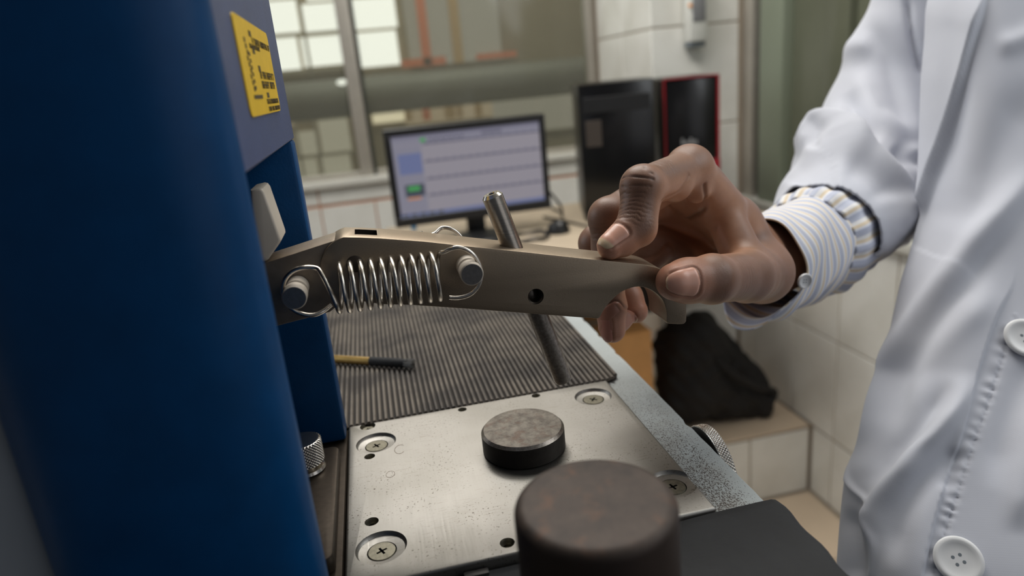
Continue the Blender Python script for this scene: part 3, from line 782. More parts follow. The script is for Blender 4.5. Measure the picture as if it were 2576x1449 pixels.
# housing: curved blue front, head above the slot, thin far wall
fr = [(-.1125, .2075), (-.1118, .2010), (-.1065, .1945), (-.098, .1905), (-.086, .1885), (-.072, .1880), (-.060, .1888), (-.050, .1907), (-.0425, .1940), (-.0375, .1985), (-.0352, .2030), (XH, YH0)]
fr = [tuple(p) for p in smooth_path([(x, y, 0) for x, y in fr], 5)]
fr = [(p[0], p[1]) for p in fr]
bm = bmesh.new()
prism(bm, fr+[(XH-.004, YH0+.0030), (-.1085, YH0+.0030)], 'Z', -.0010, .62)
obj('housing_front', bm, 'blue_paint', mc, ang=40)
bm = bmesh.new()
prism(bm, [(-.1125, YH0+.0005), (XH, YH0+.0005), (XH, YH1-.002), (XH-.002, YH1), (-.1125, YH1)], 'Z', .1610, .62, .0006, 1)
hh = obj('housing_head', bm, 'blue_paint_glare', mc)
bm = bmesh.new()
box(bm, (-.1125, .3485, -.0010), (XH, YH1, .1612), .002, 2)
obj('housing_wall', bm, 'blue_paint', mc)
bm = bmesh.new(); box(bm, (-.1125, YH0+.003, -.001), (-.104, .3485, .161)); obj('inner_wall', bm, 'dark_inner', mc)
bm = bmesh.new(); box(bm, (-.34, .209, -.001), (-.1132, .40, .50), .006, 3); obj('side_cover', bm, 'cover_paint', mc)
# yellow label with printed rows
LY0, LY1, LZ0, LZ1 = .2362, .3218, .1756, .2072
bm = bmesh.new(); prism(bm, rrect(LY0, LZ0, LY1, LZ1, .003, 5), 'X', XH, XH+.0005, mat=0)
r3 = np.random.default_rng(5)
def mark(u0, v0, u1, v1):
    y0, y1 = LY0+(LY1-LY0)*u0, LY0+(LY1-LY0)*u1; z1, z0 = LZ1-(LZ1-LZ0)*v0, LZ1-(LZ1-LZ0)*v1
    box(bm, (XH+.0004, y0, z0), (XH+.00065, y1, z1), mat=1)
def row(u0, u1, v, hgt, cw=.018, gap=.35):
    u = u0
    while u < u1-cw:
        w = cw*r3.uniform(.6, 1.1)
        if r3.random() < .12: u += w; continue
        k = r3.integers(0, 4)
        mark(u, v, u+w*.28, v+hgt)
        if k != 1: mark(u+w*.28, v, u+w*(1-gap*.4), v+hgt*.28)
        if k != 2: mark(u+w*.28, v+hgt*.40, u+w*(1-gap*.4), v+hgt*.62)
        if k == 3: mark(u+w*.6, v+hgt*.62, u+w*.85, v+hgt)
        u += w*1.25
mark(.34, .10, .40, .16); mark(.36, .26, .42, .34); mark(.44, .46, .50, .53); mark(.56, .76, .63, .82)
row(.40, .98, .16, .075, .024); row(.30, .62, .24, .05); row(.46, .98, .52, .085, .030); row(.46, .93, .63, .085, .030)
row(.52, .98, .835, .06, .022); row(.54, .98, .925, .055, .022)
for k in range(9): mark(.17+.012*(k % 3), .20+.062*k, .20+.012*(k % 3), .25+.062*k)
for k in range(6): mark(.235, .34+.07*k, .262, .38+.07*k)
mark(.155, .785, .40, .825)
obj('warning_label', bm, ['label_yellow', 'label_ink'], hh)['label'] = 'yellow label with rows of dark print'

# slide block, thumb screw and knurled wheel
bm = bmesh.new(); prism(bm, rrect(-.10, .2395, -.0372, .3310, .004, 6), 'Z', -.0015, .0062, .0007, 2); obj('slide_block', bm, 'dark_steel', mc)
def knurl(bm, r, h0, h1, origin, axis, nth=132, nh=16, amp=.00028, k=44):
    a, u, v = frame_from(axis); o = Vector(origin); rings = []
    L = h1-h0; kz = k/r
    for j in range(nh+1):
        h = h0+L*j/nh; e = min(1, min(j, nh-j)/1.5); ring = []
        for i in range(nth):
            th = 2*math.pi*i/nth
            d = amp*(abs(math.sin(.5*(k*th+kz*(h-h0))))+abs(math.sin(.5*(k*th-kz*(h-h0))))-1.3)*e - (1-e)*.0005
            ring.append(bm.verts.new(o+a*h+(u*math.cos(th)+v*math.sin(th))*(r+d)))
        rings.append(ring)
    fs = []
    for j in range(nh):
        for i in range(nth):
            fs.append(bm.faces.new((rings[j][i], rings[j][(i+1) % nth], rings[j+1][(i+1) % nth], rings[j+1][i])))
    for ring, c in ((rings[0], h0), (rings[-1], h1)):
        inner = [bm.verts.new(o+a*c+(Vector(x.co)-o-a*c)*.9) for x in ring]
        for i in range(nth): fs.append(bm.faces.new((ring[i], ring[(i+1) % nth], inner[(i+1) % nth], inner[i])))
        fs.append(bm.faces.new(inner))
    bmesh.ops.recalc_face_normals(bm, faces=fs)
c = atz(766, 1146, .014)
bm = bmesh.new(); knurl(bm, .0088, .0105, .0225, (c[0], c[1], 0), (0, 0, 1), 280, 44, .00075, 34)
ts = obj('thumb_screw', bm, 'bright_steel', mc, ang=60)
bm = bmesh.new(); lathe(bm, [(0, .0062), (.0085, .0062), (.0092, .0070), (.0086, .0084), (.006, .0092), (.006, .0106), (0, .0106)], (c[0], c[1], 0), (0, 0, 1), 40); obj('collar', bm, 'bright_steel', ts)
wq = [atx(x, y, .152) for x, y in ((1762, 1068), (1812, 1108), (1842, 1176))]
(y1, z1), (y2, z2), (y3, z3) = [(p[1], p[2]) for p in wq]
_A = np.array([[y2-y1, z2-z1], [y3-y1, z3-z1]]); _b = .5*np.array([y2*y2-y1*y1+z2*z2-z1*z1, y3*y3-y1*y1+z3*z3-z1*z1])
wc = np.linalg.solve(_A, _b); wrad = math.hypot(y1-wc[0], z1-wc[1]); print('WHEEL', wc, wrad)
bm = bmesh.new(); knurl(bm, wrad, 0, .0060, (.1478, wc[0], wc[1]), (1, 0, 0), 720, 20, .00055, 92)
for f in bm.faces:
    if abs(f.normal.x) > .9: f.material_index = 1
kw = obj('adjusting_wheel', bm, ['bright_steel', 'hole_dark'], mc, ang=60)
bm = bmesh.new(); lathe(bm, [(0, -.0085), (.006, -.0085), (.006, .0004), (0, .0004)], (.1478, wc[0], wc[1]), (1, 0, 0), 24); obj('spindle', bm, 'dark_steel', kw)

# ------------------------------------------------------------------ ribbed mat, pen, disc, cylinder, rubber sheet
bm = bmesh.new()
mx0_, mx1_, my0, my1 = -.1122, .1302, .3640, .660
prism(bm, rrect(mx0_, my0, mx1_, my1, .008, 6), 'Z', -.0030, -.0010, .0003, 1, 1)
npitch = 74; pit = (mx1_-mx0_)/npitch
for k in range(npitch):
    xa = mx0_+pit*(k+.16); xb = mx0_+pit*(k+.80); ins = 0
    dx = min(xa-mx0_, mx1_-xb)
    if dx < .008: ins = .008-math.sqrt(max(0, .008**2-(.008-dx)**2))
    prism(bm, [(xa, -.0012), (xb, -.0012), (xb-.0001, .0002), (xb-.0005, .0007), (xa+.0005, .0007), (xa+.0001, .0002)], 'Y', my0+ins-.0012, my1-ins-.0004, mat=0)
tag(obj('ribbed_mat', bm, ['mat_rubber', 'mat_groove'], ang=35), 'dusty ribbed rubber mat lying on the machine bed behind the plate', 'mat')

a = atz(800, 903, .004); b = atz(935, 908, .004); c = atz(1034, 918, .004)
d = (c-a)/np.linalg.norm(c-a); zz = .0007
pn = empty('pen', tuple(b*np.array([1, 1, 0])+np.array([0, 0, zz]))); tag(pn, 'gold pen-like tool with a black grip and frayed grey tip on the ribbed mat', 'pen')
bm = bmesh.new(); L1 = np.linalg.norm(b-a)+.02; o3 = b-d*L1; o3[2] = zz+.0030
lathe(bm, [(0, 0), (.0024, 0), (.0028, .002), (.0029, L1), (0, L1)], o3, d, 20); obj('barrel', bm, 'gold', pn)
bm = bmesh.new(); L2 = np.linalg.norm(c-b); o4 = b.copy(); o4[2] = zz+.0032
lathe(bm, [(0, -.001), (.0030, -.001), (.0032, .0), (.0032, L2*.72), (.0030, L2*.8), (.0026, L2*.86), (0, L2*.86)], o4, d, 20); obj('grip', bm, 'black_rubber', pn)
bm = bmesh.new()
rp = np.random.default_rng(2)
for k in range(70):
    an, rr = rp.uniform(0, 6.28), .0027*math.sqrt(rp.uniform(0, 1)); s_ = Vector(d).orthogonal().normalized(); t_ = Vector(d).cross(s_)
    p0 = Vector(o4)+Vector(d)*(L2*.8)+(s_*math.cos(an)+t_*math.sin(an))*rr; p1 = p0+Vector(d)*(L2*.24*rp.uniform(.8, 1))+(s_*math.cos(an)+t_*math.sin(an))*rr*.15
    p1.z = max(p1.z, zz+.0005); tube(bm, [p0, p1], .00028, 5)
obj('bristles', bm, 'bristle', pn)

tz = .0118; c = atz(1314, 1074, tz); r = .5*np.linalg.norm(atz(1418, 1074, tz)-atz(1209, 1082, tz)); DISC = (c[0], c[1]); DR = r
bm = bmesh.new(); lathe(bm, [(0, 0), (r-.0008, 0), (r, .0008), (r, tz-.0014), (r-.0013, tz), (0, tz)], (c[0], c[1], .0001), (0, 0, 1), 96, [1, 1, 1, 2, 0])
tag(obj('steel_disc', bm, ['disc_top', 'disc_side', 'rod_dark']), 'dark flat steel disc with a worn top lying on the anvil plate', 'disc')

zs = -.0042; tz = .0655
c = atz(1496, 1256, tz); r = .5*np.linalg.norm(atz(1703, 1252, tz)-atz(1286, 1266, tz))
hc = tz-zs; e = .0034
prof = [(0, 0), (r-.001, 0), (r, .001), (r, hc-e)]+[(r-e+e*math.cos(t), hc-e+e*math.sin(t)) for t in np.linspace(.2, math.pi/2, 7)]+[(0, hc)]
bm = bmesh.new(); lathe(bm, prof, (c[0], c[1], zs), (0, 0, 1), 96, [1]*5+[0]*(len(prof)-6))
tag(obj('steel_cylinder', bm, ['rust_top', 'rust_side'], ang=50), 'thick brown rusted steel cylinder standing on the black rubber in front', 'cylinder')

# rubber sheet over the front of the bed, draping over its right edge
xs = list(np.linspace(.010, .1440, 34))+[.1460, .1474, .1480, .1482, .1482, .1482]
ys = list(np.linspace(.045, PY0-.0012, 44))
V = []; F = []
for j, y in enumerate(ys):
    wob = .0012*math.sin(y*95)+.0008*math.sin(y*230+1)+.0016*smoothstep(.225, .15, np.array(y))
    for i, x in enumerate(xs):
        k = i-33
        z = zs+.0001*math.sin(x*140+y*60)
        if k > 0: z = zs-[0, .0006, .0018, .0036, .010, .022, .040][k]
        z += (-.0007-zs)*smoothstep(.060, .1236, np.array(x))
        w = smoothstep(.12, .147, np.array(x))
        V.append((x+wob*w+(0 if y < PY0-.006 else 0), y, z-.00015))
n = len(xs)
for j in range(len(ys)-1):
    for i in range(n-1): F.append((j*n+i, j*n+i+1, (j+1)*n+i+1, (j+1)*n+i))
sh = npmesh('rubber_sheet', V, F, 'black_rubber')
md = sh.modifiers.new('thick', 'SOLIDIFY'); md.thickness = .0020; md.offset = -1
tag(sh, 'black rubber sheet draped over the front right of the bed under the cylinder', 'rubber sheet')

# ================================================================== LEVER WITH SPRING AND ROD
YF, YK = .288, .310
def lv(px, Y=YF):
    return [(p[0], p[2]) for p in (aty(x, y, Y) for x, y in px)]
lev = empty('striker_lever', tuple(aty(892, 664, .299)))
tag(lev, 'grey-brown metal lever with coil spring and oblique rod held above the disc', 'lever')
piv = aty(892, 672, YF); pr = .0142
arc_l = []
top0 = np.array(lv([(884, 596)])[0]); 
for a in np.linspace(100, 262, 22):
    arc_l.append((piv[0]+pr*math.cos(math.radians(a)), piv[2]-.0005+pr*math.sin(math.radians(a))))
bottom = lv([(960, 766), (1040, 768), (1200, 779), (1460, 799), (1493, 801)])
cutarc = lv(smooth_path([(1500, 802, 0), (1506, 801, 0), (1511, 796, 0), (1516, 786, 0), (1528, 768, 0), (1543, 752, 0), (1562, 736, 0), (1584, 726, 0), (1607, 721.5, 0), (1630, 726, 0), (1649, 737, 0), (1665, 753, 0), (1673, 770, 0), (1677, 790, 0), (1677, 808, 0), (1680, 814, 0)], 4) and [(p[0], p[1]) for p in smooth_path([(1500, 802, 0), (1506, 801, 0), (1511, 796, 0), (1516, 786, 0), (1528, 768, 0), (1543, 752, 0), (1562, 736, 0), (1584, 726, 0), (1607, 721.5, 0), (1630, 726, 0), (1649, 737, 0), (1665, 753, 0), (1673, 770, 0), (1677, 790, 0), (1677, 808, 0), (1680, 814, 0)], 4)])
outer = lv([(p[0], p[1]) for p in smooth_path([(1686, 815, 0), (1716, 816, 0), (1724, 812, 0), (1727, 803, 0), (1726, 765, 0), (1716, 733, 0), (1698, 705, 0), (1676, 686, 0), (1653, 673, 0), (1624, 666, 0), (1600, 663, 0)], 4)])
topl = lv([(1460, 649), (1322, 634), (1200, 621.5), (1068, 607), (960, 599), (905, 596.5)])
poly = arc_l+bottom+cutarc+outer+topl
bm = bmesh.new(); prism(bm, poly, 'Y', YF, YK, .0005, 2)
lb = obj('lever_body', bm, ['lever_metal', 'hole_dark', 'dark_steel'], lev, ang=24)
hp = aty(1348, 746, YF)
cs = [cutter([(0, -.002), (.0038, -.002), (.0037, .0005), (.0031, .0012), (.0029, .0022), (.0031, .0030), (.0029, .0038), (.0031, .0046), (.0029, .0054), (.0029, .016), (0, .016)], (hp[0], YF, hp[2]), (0, 1, 0), 'dark_steel', 36)]
s0 = aty(893, 588, .299)[0]; s1 = aty(949, 590, .299)[0]
bm = bmesh.new(); box(bm, (s0, .2938, .1180), (s1, .3052, .14)); cs.append(obj('cutter', bm, 'hole_dark', ang=None))
boolean(lb, cs, ang=24)
bm = bmesh.new(); bo = aty(893, 664, YF); lathe(bm, [(0, -.001), (.0036, -.001), (.0036, .0004), (.0030, .0007), (0, .0007)], (bo[0], YF, bo[2]), (0, -1, 0), 36); obj('pivot_boss', bm, 'dark_steel', lev)
# rear arm running into the housing
A0 = lv([(686, 657), (834, 609)]); B0 = lv([(702, 822), (830, 788)])
dirA = np.array(A0[1])-np.array(A0[0]); dirB = np.array(B0[1])-np.array(B0[0])
arm = [tuple(np.array(A0[0])-dirA*1.9), A0[1], (piv[0]-.004, piv[2]+.0125), (piv[0]+.008, piv[2]+.008), (piv[0]+.008, piv[2]-.010), (piv[0]-.004, piv[2]-.0128), B0[1], tuple(np.array(B0[0])-dirB*2.4)]
bm = bmesh.new(); prism(bm, arm, 'Y', YF+.0016, YK-.0016, .0005, 2); obj('rear_arm', bm, 'arm_metal', lev, ang=30)
lug = lv([(p[0], p[1]) for p in [(630, 478), (652, 473), (660, 475), (666, 483), (706, 598), (707, 606), (703, 613), (676, 652), (670, 657), (640, 660)]], .289)
bm = bmesh.new(); prism(bm, lug, 'Y', .2885, .3085, .0012, 3); obj('stop_lug', bm, 'lug_metal', lev)
# pins
for px, back in (((749, 722), 0), ((1173, 667), 0), ((749, 722), 1), ((1173, 667), 1)):
    p = aty(px[0], px[1], YF); r = .0049
    prof = [(0, -.001), (r*.95, -.001), (r*.95, .0062), (r*.74, .0066), (r*.74, .0096), (r, .0100), (r, .0158), (r-.0004, .0163), (0, .0163)]
    bm = bmesh.new(); lathe(bm, prof, (p[0], YK if back else YF, p[2]), (0, 1 if back else -1, 0), 40, [1, 1, 1, 1, 1, 1, 1, 0, 0] [:len(prof)-1])
    obj('pin', bm, ['pin_face', 'lug_metal'], lev)
# springs: front one and its twin behind the lever
YSP = .2768; SR = .0099; wr = .00096
def spring(Y, flip):
    P0 = aty(838, 727, YSP); P1 = aty(1116, 693, YSP)
    ax = P1-P0; L = np.linalg.norm(ax); ax = ax/L; up = np.array([-ax[2], 0, ax[0]]); out = np.array([0, -1, 0])
    turns = 11; pts = []
    def pix(x, y, dy=0.0): q = aty(x, y, YSP); q[1] += dy; return q
    left = [pix(832, 772, .003), pix(812, 785, .001), pix(785, 793), pix(750, 786), pix(722, 764), pix(711, 735), pix(716, 704), pix(736, 682), pix(764, 673), pix(795, 674), pix(808, 679, -.002)]
    coil = []
    N = turns*28
    for k in range(N+1):
        ph = 2*math.pi*(turns+.0)*k/N+.45
        coil.append(P0+ax*(L*k/N)+SR*(math.cos(ph)*up+math.sin(ph)*out))
    right = [pix(1118, 640, .003), pix(1140, 624), pix(1164, 624), pix(1188, 638), pix(1206, 664), pix(1211, 692), pix(1202, 722), pix(1180, 742), pix(1152, 749), pix(1130, 748)]
    path = smooth_path(left, 5)[:-1]+coil[6:-3]+smooth_path(right, 5)
    path = [np.array(p) for p in path]
    for _ in range(2):
        q = [path[0]]+[(path[i-1]+2*path[i]+path[i+1])/4 for i in range(1, len(path)-1)]+[path[-1]]
        path = [q[i] if (i < 60 or i > len(path)-60) else path[i] for i in range(len(path))]
    if flip: path = [np.array([p[0], YK+YF-p[1], p[2]]) for p in path]
    bm = bmesh.new(); tube(bm, path, wr, 10); return obj('spring', bm, 'spring_steel', lev, ang=60)
spring(YSP, False); spring(YSP, True)
# striker rod, slanting through the lever
T = aty(1236, 487, .299); Bt = aty(1418, 958, .299); dr = (Bt-T)/np.linalg.norm(Bt-T); LR = np.linalg.norm(Bt-T); rr = .00475
prof = [(0, .006), (.0019, .006), (.0019, .0004), (.0022, 0), (rr-.0012, 0), (rr, .0014), (rr, LR*.45), (rr*.985, LR*.45), (rr*.985, LR-.002), (rr-.0006, LR-.0004), (rr-.0016, LR), (.0015, LR), (.0012, LR+.0012), (0, LR+.0014)]
ml = [2, 2, 1, 1, 1, 0, 0, 3, 3, 3, 3, 3, 3]
bm = bmesh.new(); lathe(bm, prof, T, dr, 40, ml); obj('striker_rod', bm, ['rod_steel', 'bright_steel', 'hole_dark', 'rod_dark'], lev, ang=28)

# ================================================================== PERSON: HAND, CUFF, COAT
per = empty('person', tuple(aty(2200, 450, .60)))
tag(per, 'person in white lab coat with striped shirt cuff, right hand holding the lever', 'person')

J = dict(
 i0=aty(1737, 428, .338), i1=aty(1616, 472, .306), i2=aty(1601, 572, .2985), i3=aty(1535, 620, .2925),
 m0=aty(1690, 452, .360), m1=aty(1532, 548, .330), m2=aty(1530, 700, .3265), m3=aty(1541, 830, .3215),
 r0=aty(1655, 500, .381), r1=aty(1502, 612, .353), r2=aty(1552, 706, .345), r3=aty(1599, 782, .3345),
 p0=aty(1650, 560, .398), p1=aty(1556, 640, .386), p2=aty(1618, 672, .376), p3=aty(1672, 632, .370),
 t0=aty(1915, 685, .352), t1=aty(1878, 695, .312), t2=aty(1790, 702, .2845), t3=aty(1697, 709, .2775),
 wi=aty(1880, 600, .376), wm=aty(1905, 622, .392), wr=aty(1915, 652, .402), wp=aty(1915, 690, .408), w=aty(1925, 655, .392), fa=aty(2060, 590, .45), fb=aty(2190, 470, .56))
def un(v): v = np.asarray(v, float); return v/np.linalg.norm(v)
def dors(a, b, c, i):
    """outward (back-of-finger) direction of segment a-b or b-c for the bend at b"""
    out = -(un(a-b)+un(c-b)); seg = un(b-a) if i == 0 else un(c-b)
    return un(out-seg*(out@seg))
across = un(J['p0']-J['i0'])
def mdors(a, b):
    n = np.cross(un(b-a), across); n = n if n[2] > 0 else -n; return un(n)
cam_dir = np.array([0, -1, .22])
def perp(v, seg): return un(v-seg*(v@seg))
# (start, end, r1, r2, back-of-hand direction)
SEG = {}
for f, (ra, rb, rc, rd) in dict(i=(.0112, .0097, .0093, .0062), m=(.0115, .0098, .0086, .0068), r=(.0108, .0093, .0083, .0067), p=(.0098, .0082, .0074, .0060)).items():
    a, b, c, d = (J[f+k] for k in '0123')
    SEG[f+'0'] = (a, b, ra, rb, dors(a, b, c, 0)); SEG[f+'1'] = (b, c, rb, rc, dors(a, b, c, 1))
    SEG[f+'2'] = (c, d, rc, rd, perp(dors(a, b, c, 1), un(d-c)))
nI = perp(np.array([-.80, -.50, .35]), un(J['i3']-J['i2'])); SEG['i2'] = SEG['i2'][:4]+(nI,)
nM = perp(np.array([-.82, -.55, .05]), un(J['m3']-J['m2'])); SEG['m2'] = SEG['m2'][:4]+(nM,)
nR = perp(np.array([-.75, -.60, -.25]), un(J['r3']-J['r2'])); SEG['r2'] = SEG['r2'][:4]+(nR,)
nT = perp(cam_dir, un(J['t3']-J['t2']))
SEG['t1'] = (J['t1'], J['t2'], .0128, .0114, perp(cam_dir, un(J['t2']-J['t1'])))
SEG['t2'] = (J['t2'], J['t3'], .0114, .0086, nT)
SEG['t0'] = (J['t0'], J['t1'], .0165, .0135, perp(cam_dir, un(J['t1']-J['t0'])))
PALM = []
for f, wk, ra, rb in (('i0', 'wi', .0118, .0140), ('m0', 'wm', .0118, .0150), ('r0', 'wr', .0112, .0150), ('p0', 'wp', .0105, .0150)):
    PALM.append((J[f], J[wk], ra, rb, mdors(J[f], J[wk])))
PALM.append((J['w'], J['fa'], .0255, .0265, mdors(J['i0'], J['wi']))); PALM.append((J['fa'], J['fb'], .0265, .034, mdors(J['i0'], J['wi'])))
webA = J['i0']*.52+J['wi']*.48
WEB = [(webA+np.array([0, -.004, -.004]), J['t1']*.75+J['t0']*.25, .0105, .0115), (J['i0']*.25+J['wi']*.75, J['t0'], .015, .016), (J['t0'], J['wm'], .016, .018), (J['p0'], aty(1770, 655, .396), .0125, .016), (aty(1622, 606, .378), aty(1735, 650, .382), .0115, .0135)]
def pad(seg, t, down, r): a, b, r1, r2, n = SEG[seg]; return a+(b-a)*t-n*down, r
PADS = [pad('t2', .62, .0016, .0103), pad('i2', .55, .0026, .0070), pad('m2', .55, .0012, .0078), pad('r2', .55, .0012, .0078)]
BULGE = [(aty(1752, 482, .333), .0062), (aty(1700, 470, .3225), .0075)]
KNUB = [(J['i0']+np.array([-.001, 0, .0022]), .0112), (J['i1']+dors(J['i0'], J['i1'], J['i2'], 0)*.0008, .0098), (J['m1'], .0101), (J['r1'], .0096)]
HOLLOW = (aty(1722, 545, .336), aty(1712, 615, .336))
def hand_fn(P):
    d = np.full(len(P), 9.0)
    for a, b, r1, r2, n in PALM: d = smin(d, cone(P, a, b, r1, r2), .007)
    for a, b, r1, r2 in WEB: d = smin(d, cone(P, a, b, r1, r2), .007)
    d = smin(d, cone(P, *SEG['t0'][:4]), .007)
    d = -smin(-d, cone(P, HOLLOW[0], HOLLOW[1], .0130, .0125), .006)      # hollow of the palm between thumb and index
    d = smin(d, np.linalg.norm(P-KNUB[0][0], axis=1)-KNUB[0][1], .004)
    for c, r in BULGE: d = smin(d, np.linalg.norm(P-c, axis=1)-r, .005)
    for f in 'imrp': d = smin(d, cone(P, *SEG[f+'0'][:4]), .0042)
    th = smin(cone(P, *SEG['t1'][:4]), cone(P, *SEG['t2'][:4]), .0035)
    th = smin(th, np.linalg.norm(P-PADS[0][0], axis=1)-PADS[0][1], .004)
    d = smin(d, th, .0045)
    for f, pd, kn in (('i', PADS[1], KNUB[1]), ('m', PADS[2], KNUB[2]), ('r', PADS[3], KNUB[3]), ('p', None, None)):
        e = smin(cone(P, *SEG[f+'1'][:4]), cone(P, *SEG[f+'2'][:4]), .0028)
        if pd is not None: e = smin(e, np.linalg.norm(P-pd[0], axis=1)-pd[1], .003)
        if kn is not None: e = smin(e, np.linalg.norm(P-kn[0], axis=1)-kn[1], .003)
        near = np.linalg.norm(P-J[f+'1'], axis=1)
        k = np.where(near < .016, .0034, .0007)
        d = smin(d, e, k)
    return d
lo = np.min([v for v in J.values()], 0)-.03; hi = np.max([J[k] for k in J if k not in ('fa', 'fb')], 0)+.045
hi = np.maximum(hi, J['fa']+.03)
# fingernails: plates laid on the finger tips, with a groove pressed into the skin round each
NAILS = []
def nail_grid(seg, t0, t1, half, label, free=.14, tint=(214, 160, 138), flat=.35):
    a, b, r1, r2, n = SEG[seg]; u = un(b-a); s = np.cross(u, n); L = np.linalg.norm(b-a)
    nu, nv = 24, 28; B = []; D = []; info = []
    for j in range(nv+1):
        v = j/nv; y = t0+(t1-t0)*v
        rootr = .66+.34*math.sqrt(max(0, 1-(1-min(v/.22, 1))**2)); tipr = .58+.42*math.sqrt(max(0, 1-(max(0, (v-.78)/.22))**2))
        w = half*rootr*tipr
        for i in range(nu+1):
            th = w*(2*i/nu-1)
            be = max(0.0, y-L)/r2                          # past the last joint centre the plate follows the round of the tip
            rad = n*math.cos(th)+s*math.sin(th)
            B.append(a+u*min(y, L)); D.append(rad*math.cos(be)+u*math.sin(be)); info.append((v, 2*i/nu-1))
    B = np.array(B); D = np.array(D); r = np.full(len(B), .022); info = np.array(info)
    for _ in range(40): r -= .8*hand_fn(B+D*r[:, None])
    G = r.reshape(nv+1, nu+1)
    for _ in range(6):
        G[1:-1] = .5*G[1:-1]+.25*(G[:-2]+G[2:])
    r = G.ravel()
    skin = B+D*r[:, None]
    v, h = info[:, 0], info[:, 1]
    lift = .00022+.00035*(1-h**2)+.0003*smoothstep(.7, 1, v)-.0009*smoothstep(.10, 0, v)-.00035*np.abs(h)**6
    V = B+D*(r+lift)[:, None]
    f = smoothstep(1-free-.04, 1-free+.04, v+.06*h**2)[:, None]; lun = smoothstep(.20, .04, v)[:, None]
    c = np.array(s2l(*tint))*(1-f)+np.array(s2l(228, 200, 164))*f+lun*.03
    F = []
    for j in range(nv):
        for i in range(nu): k = j*(nu+1)+i; F.append((k, k+1, k+nu+2, k+nu+1))
    nn = np.cross(V[F[0][1]]-V[F[0][0]], V[F[0][3]]-V[F[0][0]])
    if nn@n < 0: F = [q[::-1] for q in F]
    g = skin.reshape(nv+1, nu+1, 3)
    rim = np.concatenate([g[23::-1, 0], g[0, :], g[:24, -1]])
    NAILS.append((V, F, c, label, rim, n))
def seglen(k): return float(np.linalg.norm(SEG[k][1]-SEG[k][0]))
nail_grid('t2', seglen('t2')-.0064, seglen('t2')+.0100, .78, 'broad pale thumbnail', .03)
nail_grid('i2', seglen('i2')-.0085, seglen('i2')+.0058, .95, 'pale index fingernail with yellowed tip', .22)
nail_grid('m2', seglen('m2')-.0080, seglen('m2')+.0062, .60, 'fingernail showing under the lever', .03, (186, 128, 112))
nail_grid('r2', seglen('r2')-.0080, seglen('r2')+.0058, .60, 'fingernail showing inside the hook', .03, (176, 124, 104))

HV, HQ = field_mesh(hand_fn, lo, hi, .00058)
HV = relax(HV, HQ, 3, .5)
HN = vnormals(HV, HQ)
if (HN*(HV-np.mean([J['i1']], 0))).sum() < 0 and False: HN = -HN
# nearest segment of every vertex: coordinate along it, back/palm side
ALL = [(k, *SEG[k]) for k in SEG]+[('h%d' % i, *p) for i, p in enumerate(PALM)]
dist = np.stack([cone(HV, a, b, r1, r2) for _, a, b, r1, r2, _n in ALL], 1)
own = dist.argmin(1)
Nd = np.stack([s[5] for s in ALL])
wgt = np.exp(-np.maximum(dist-dist.min(1)[:, None], 0)/.0022); wgt /= wgt.sum(1)[:, None]
dvec = wgt@Nd
side = (HN*dvec).sum(1)                                   # +1 back of hand, -1 palm side
back = smoothstep(-.25, .55, side)
names = [s[0] for s in ALL]
def along(seg):
    a, b = SEG[seg][0], SEG[seg][1]; u = un(b-a); return (HV-a)@u, np.linalg.norm(b-a)
def hsh(V, k):
    return np.sin(V@np.array([k*1.1, k*.7, -k*.9])+1.3*np.sin(V@np.array([-k*.6, k*1.3, k*.8])))
disp = np.zeros(len(HV)); dark = np.zeros(len(HV))
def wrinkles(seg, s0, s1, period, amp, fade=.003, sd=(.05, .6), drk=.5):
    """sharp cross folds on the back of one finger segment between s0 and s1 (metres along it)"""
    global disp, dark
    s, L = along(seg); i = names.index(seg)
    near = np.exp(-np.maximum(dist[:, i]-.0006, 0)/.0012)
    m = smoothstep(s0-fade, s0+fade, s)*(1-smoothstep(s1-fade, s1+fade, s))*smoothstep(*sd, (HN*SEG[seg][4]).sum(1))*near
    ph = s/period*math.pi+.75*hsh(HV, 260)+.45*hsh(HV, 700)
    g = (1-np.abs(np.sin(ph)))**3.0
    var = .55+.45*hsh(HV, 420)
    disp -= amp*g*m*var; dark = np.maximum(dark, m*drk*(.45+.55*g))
L1 = np.linalg.norm(J['i2']-J['i1'])
wrinkles('i1', .001, L1+.003, .0021, .00034, .002, (.0, .6), .5)
wrinkles('i0', .030, .048, .0030, .00040, .003, (.1, .7), .4)
wrinkles('i0', .008, .028, .0022, .00012, .004, (-.2, .5), .15)
wrinkles('i2', -.002, .004, .0013, .00022, .0015, (.0, .6), .5)
wrinkles('m0', .036, .052, .0030, .00035, .003, (.1, .7), .5); wrinkles('m1', .0, .012, .0024, .0003, .003, (.0, .6), .6)
wrinkles('r0', .036, .052, .0030, .00035, .003, (.1, .7), .5); wrinkles('r1', .0, .012, .0024, .0003, .003, (.0, .6), .6)
wrinkles('t1', .020, .036, .0028, .00016, .004, (.0, .6), .3); wrinkles('t2', .0, .004, .0022, .00014, .002, (.0, .6), .3)
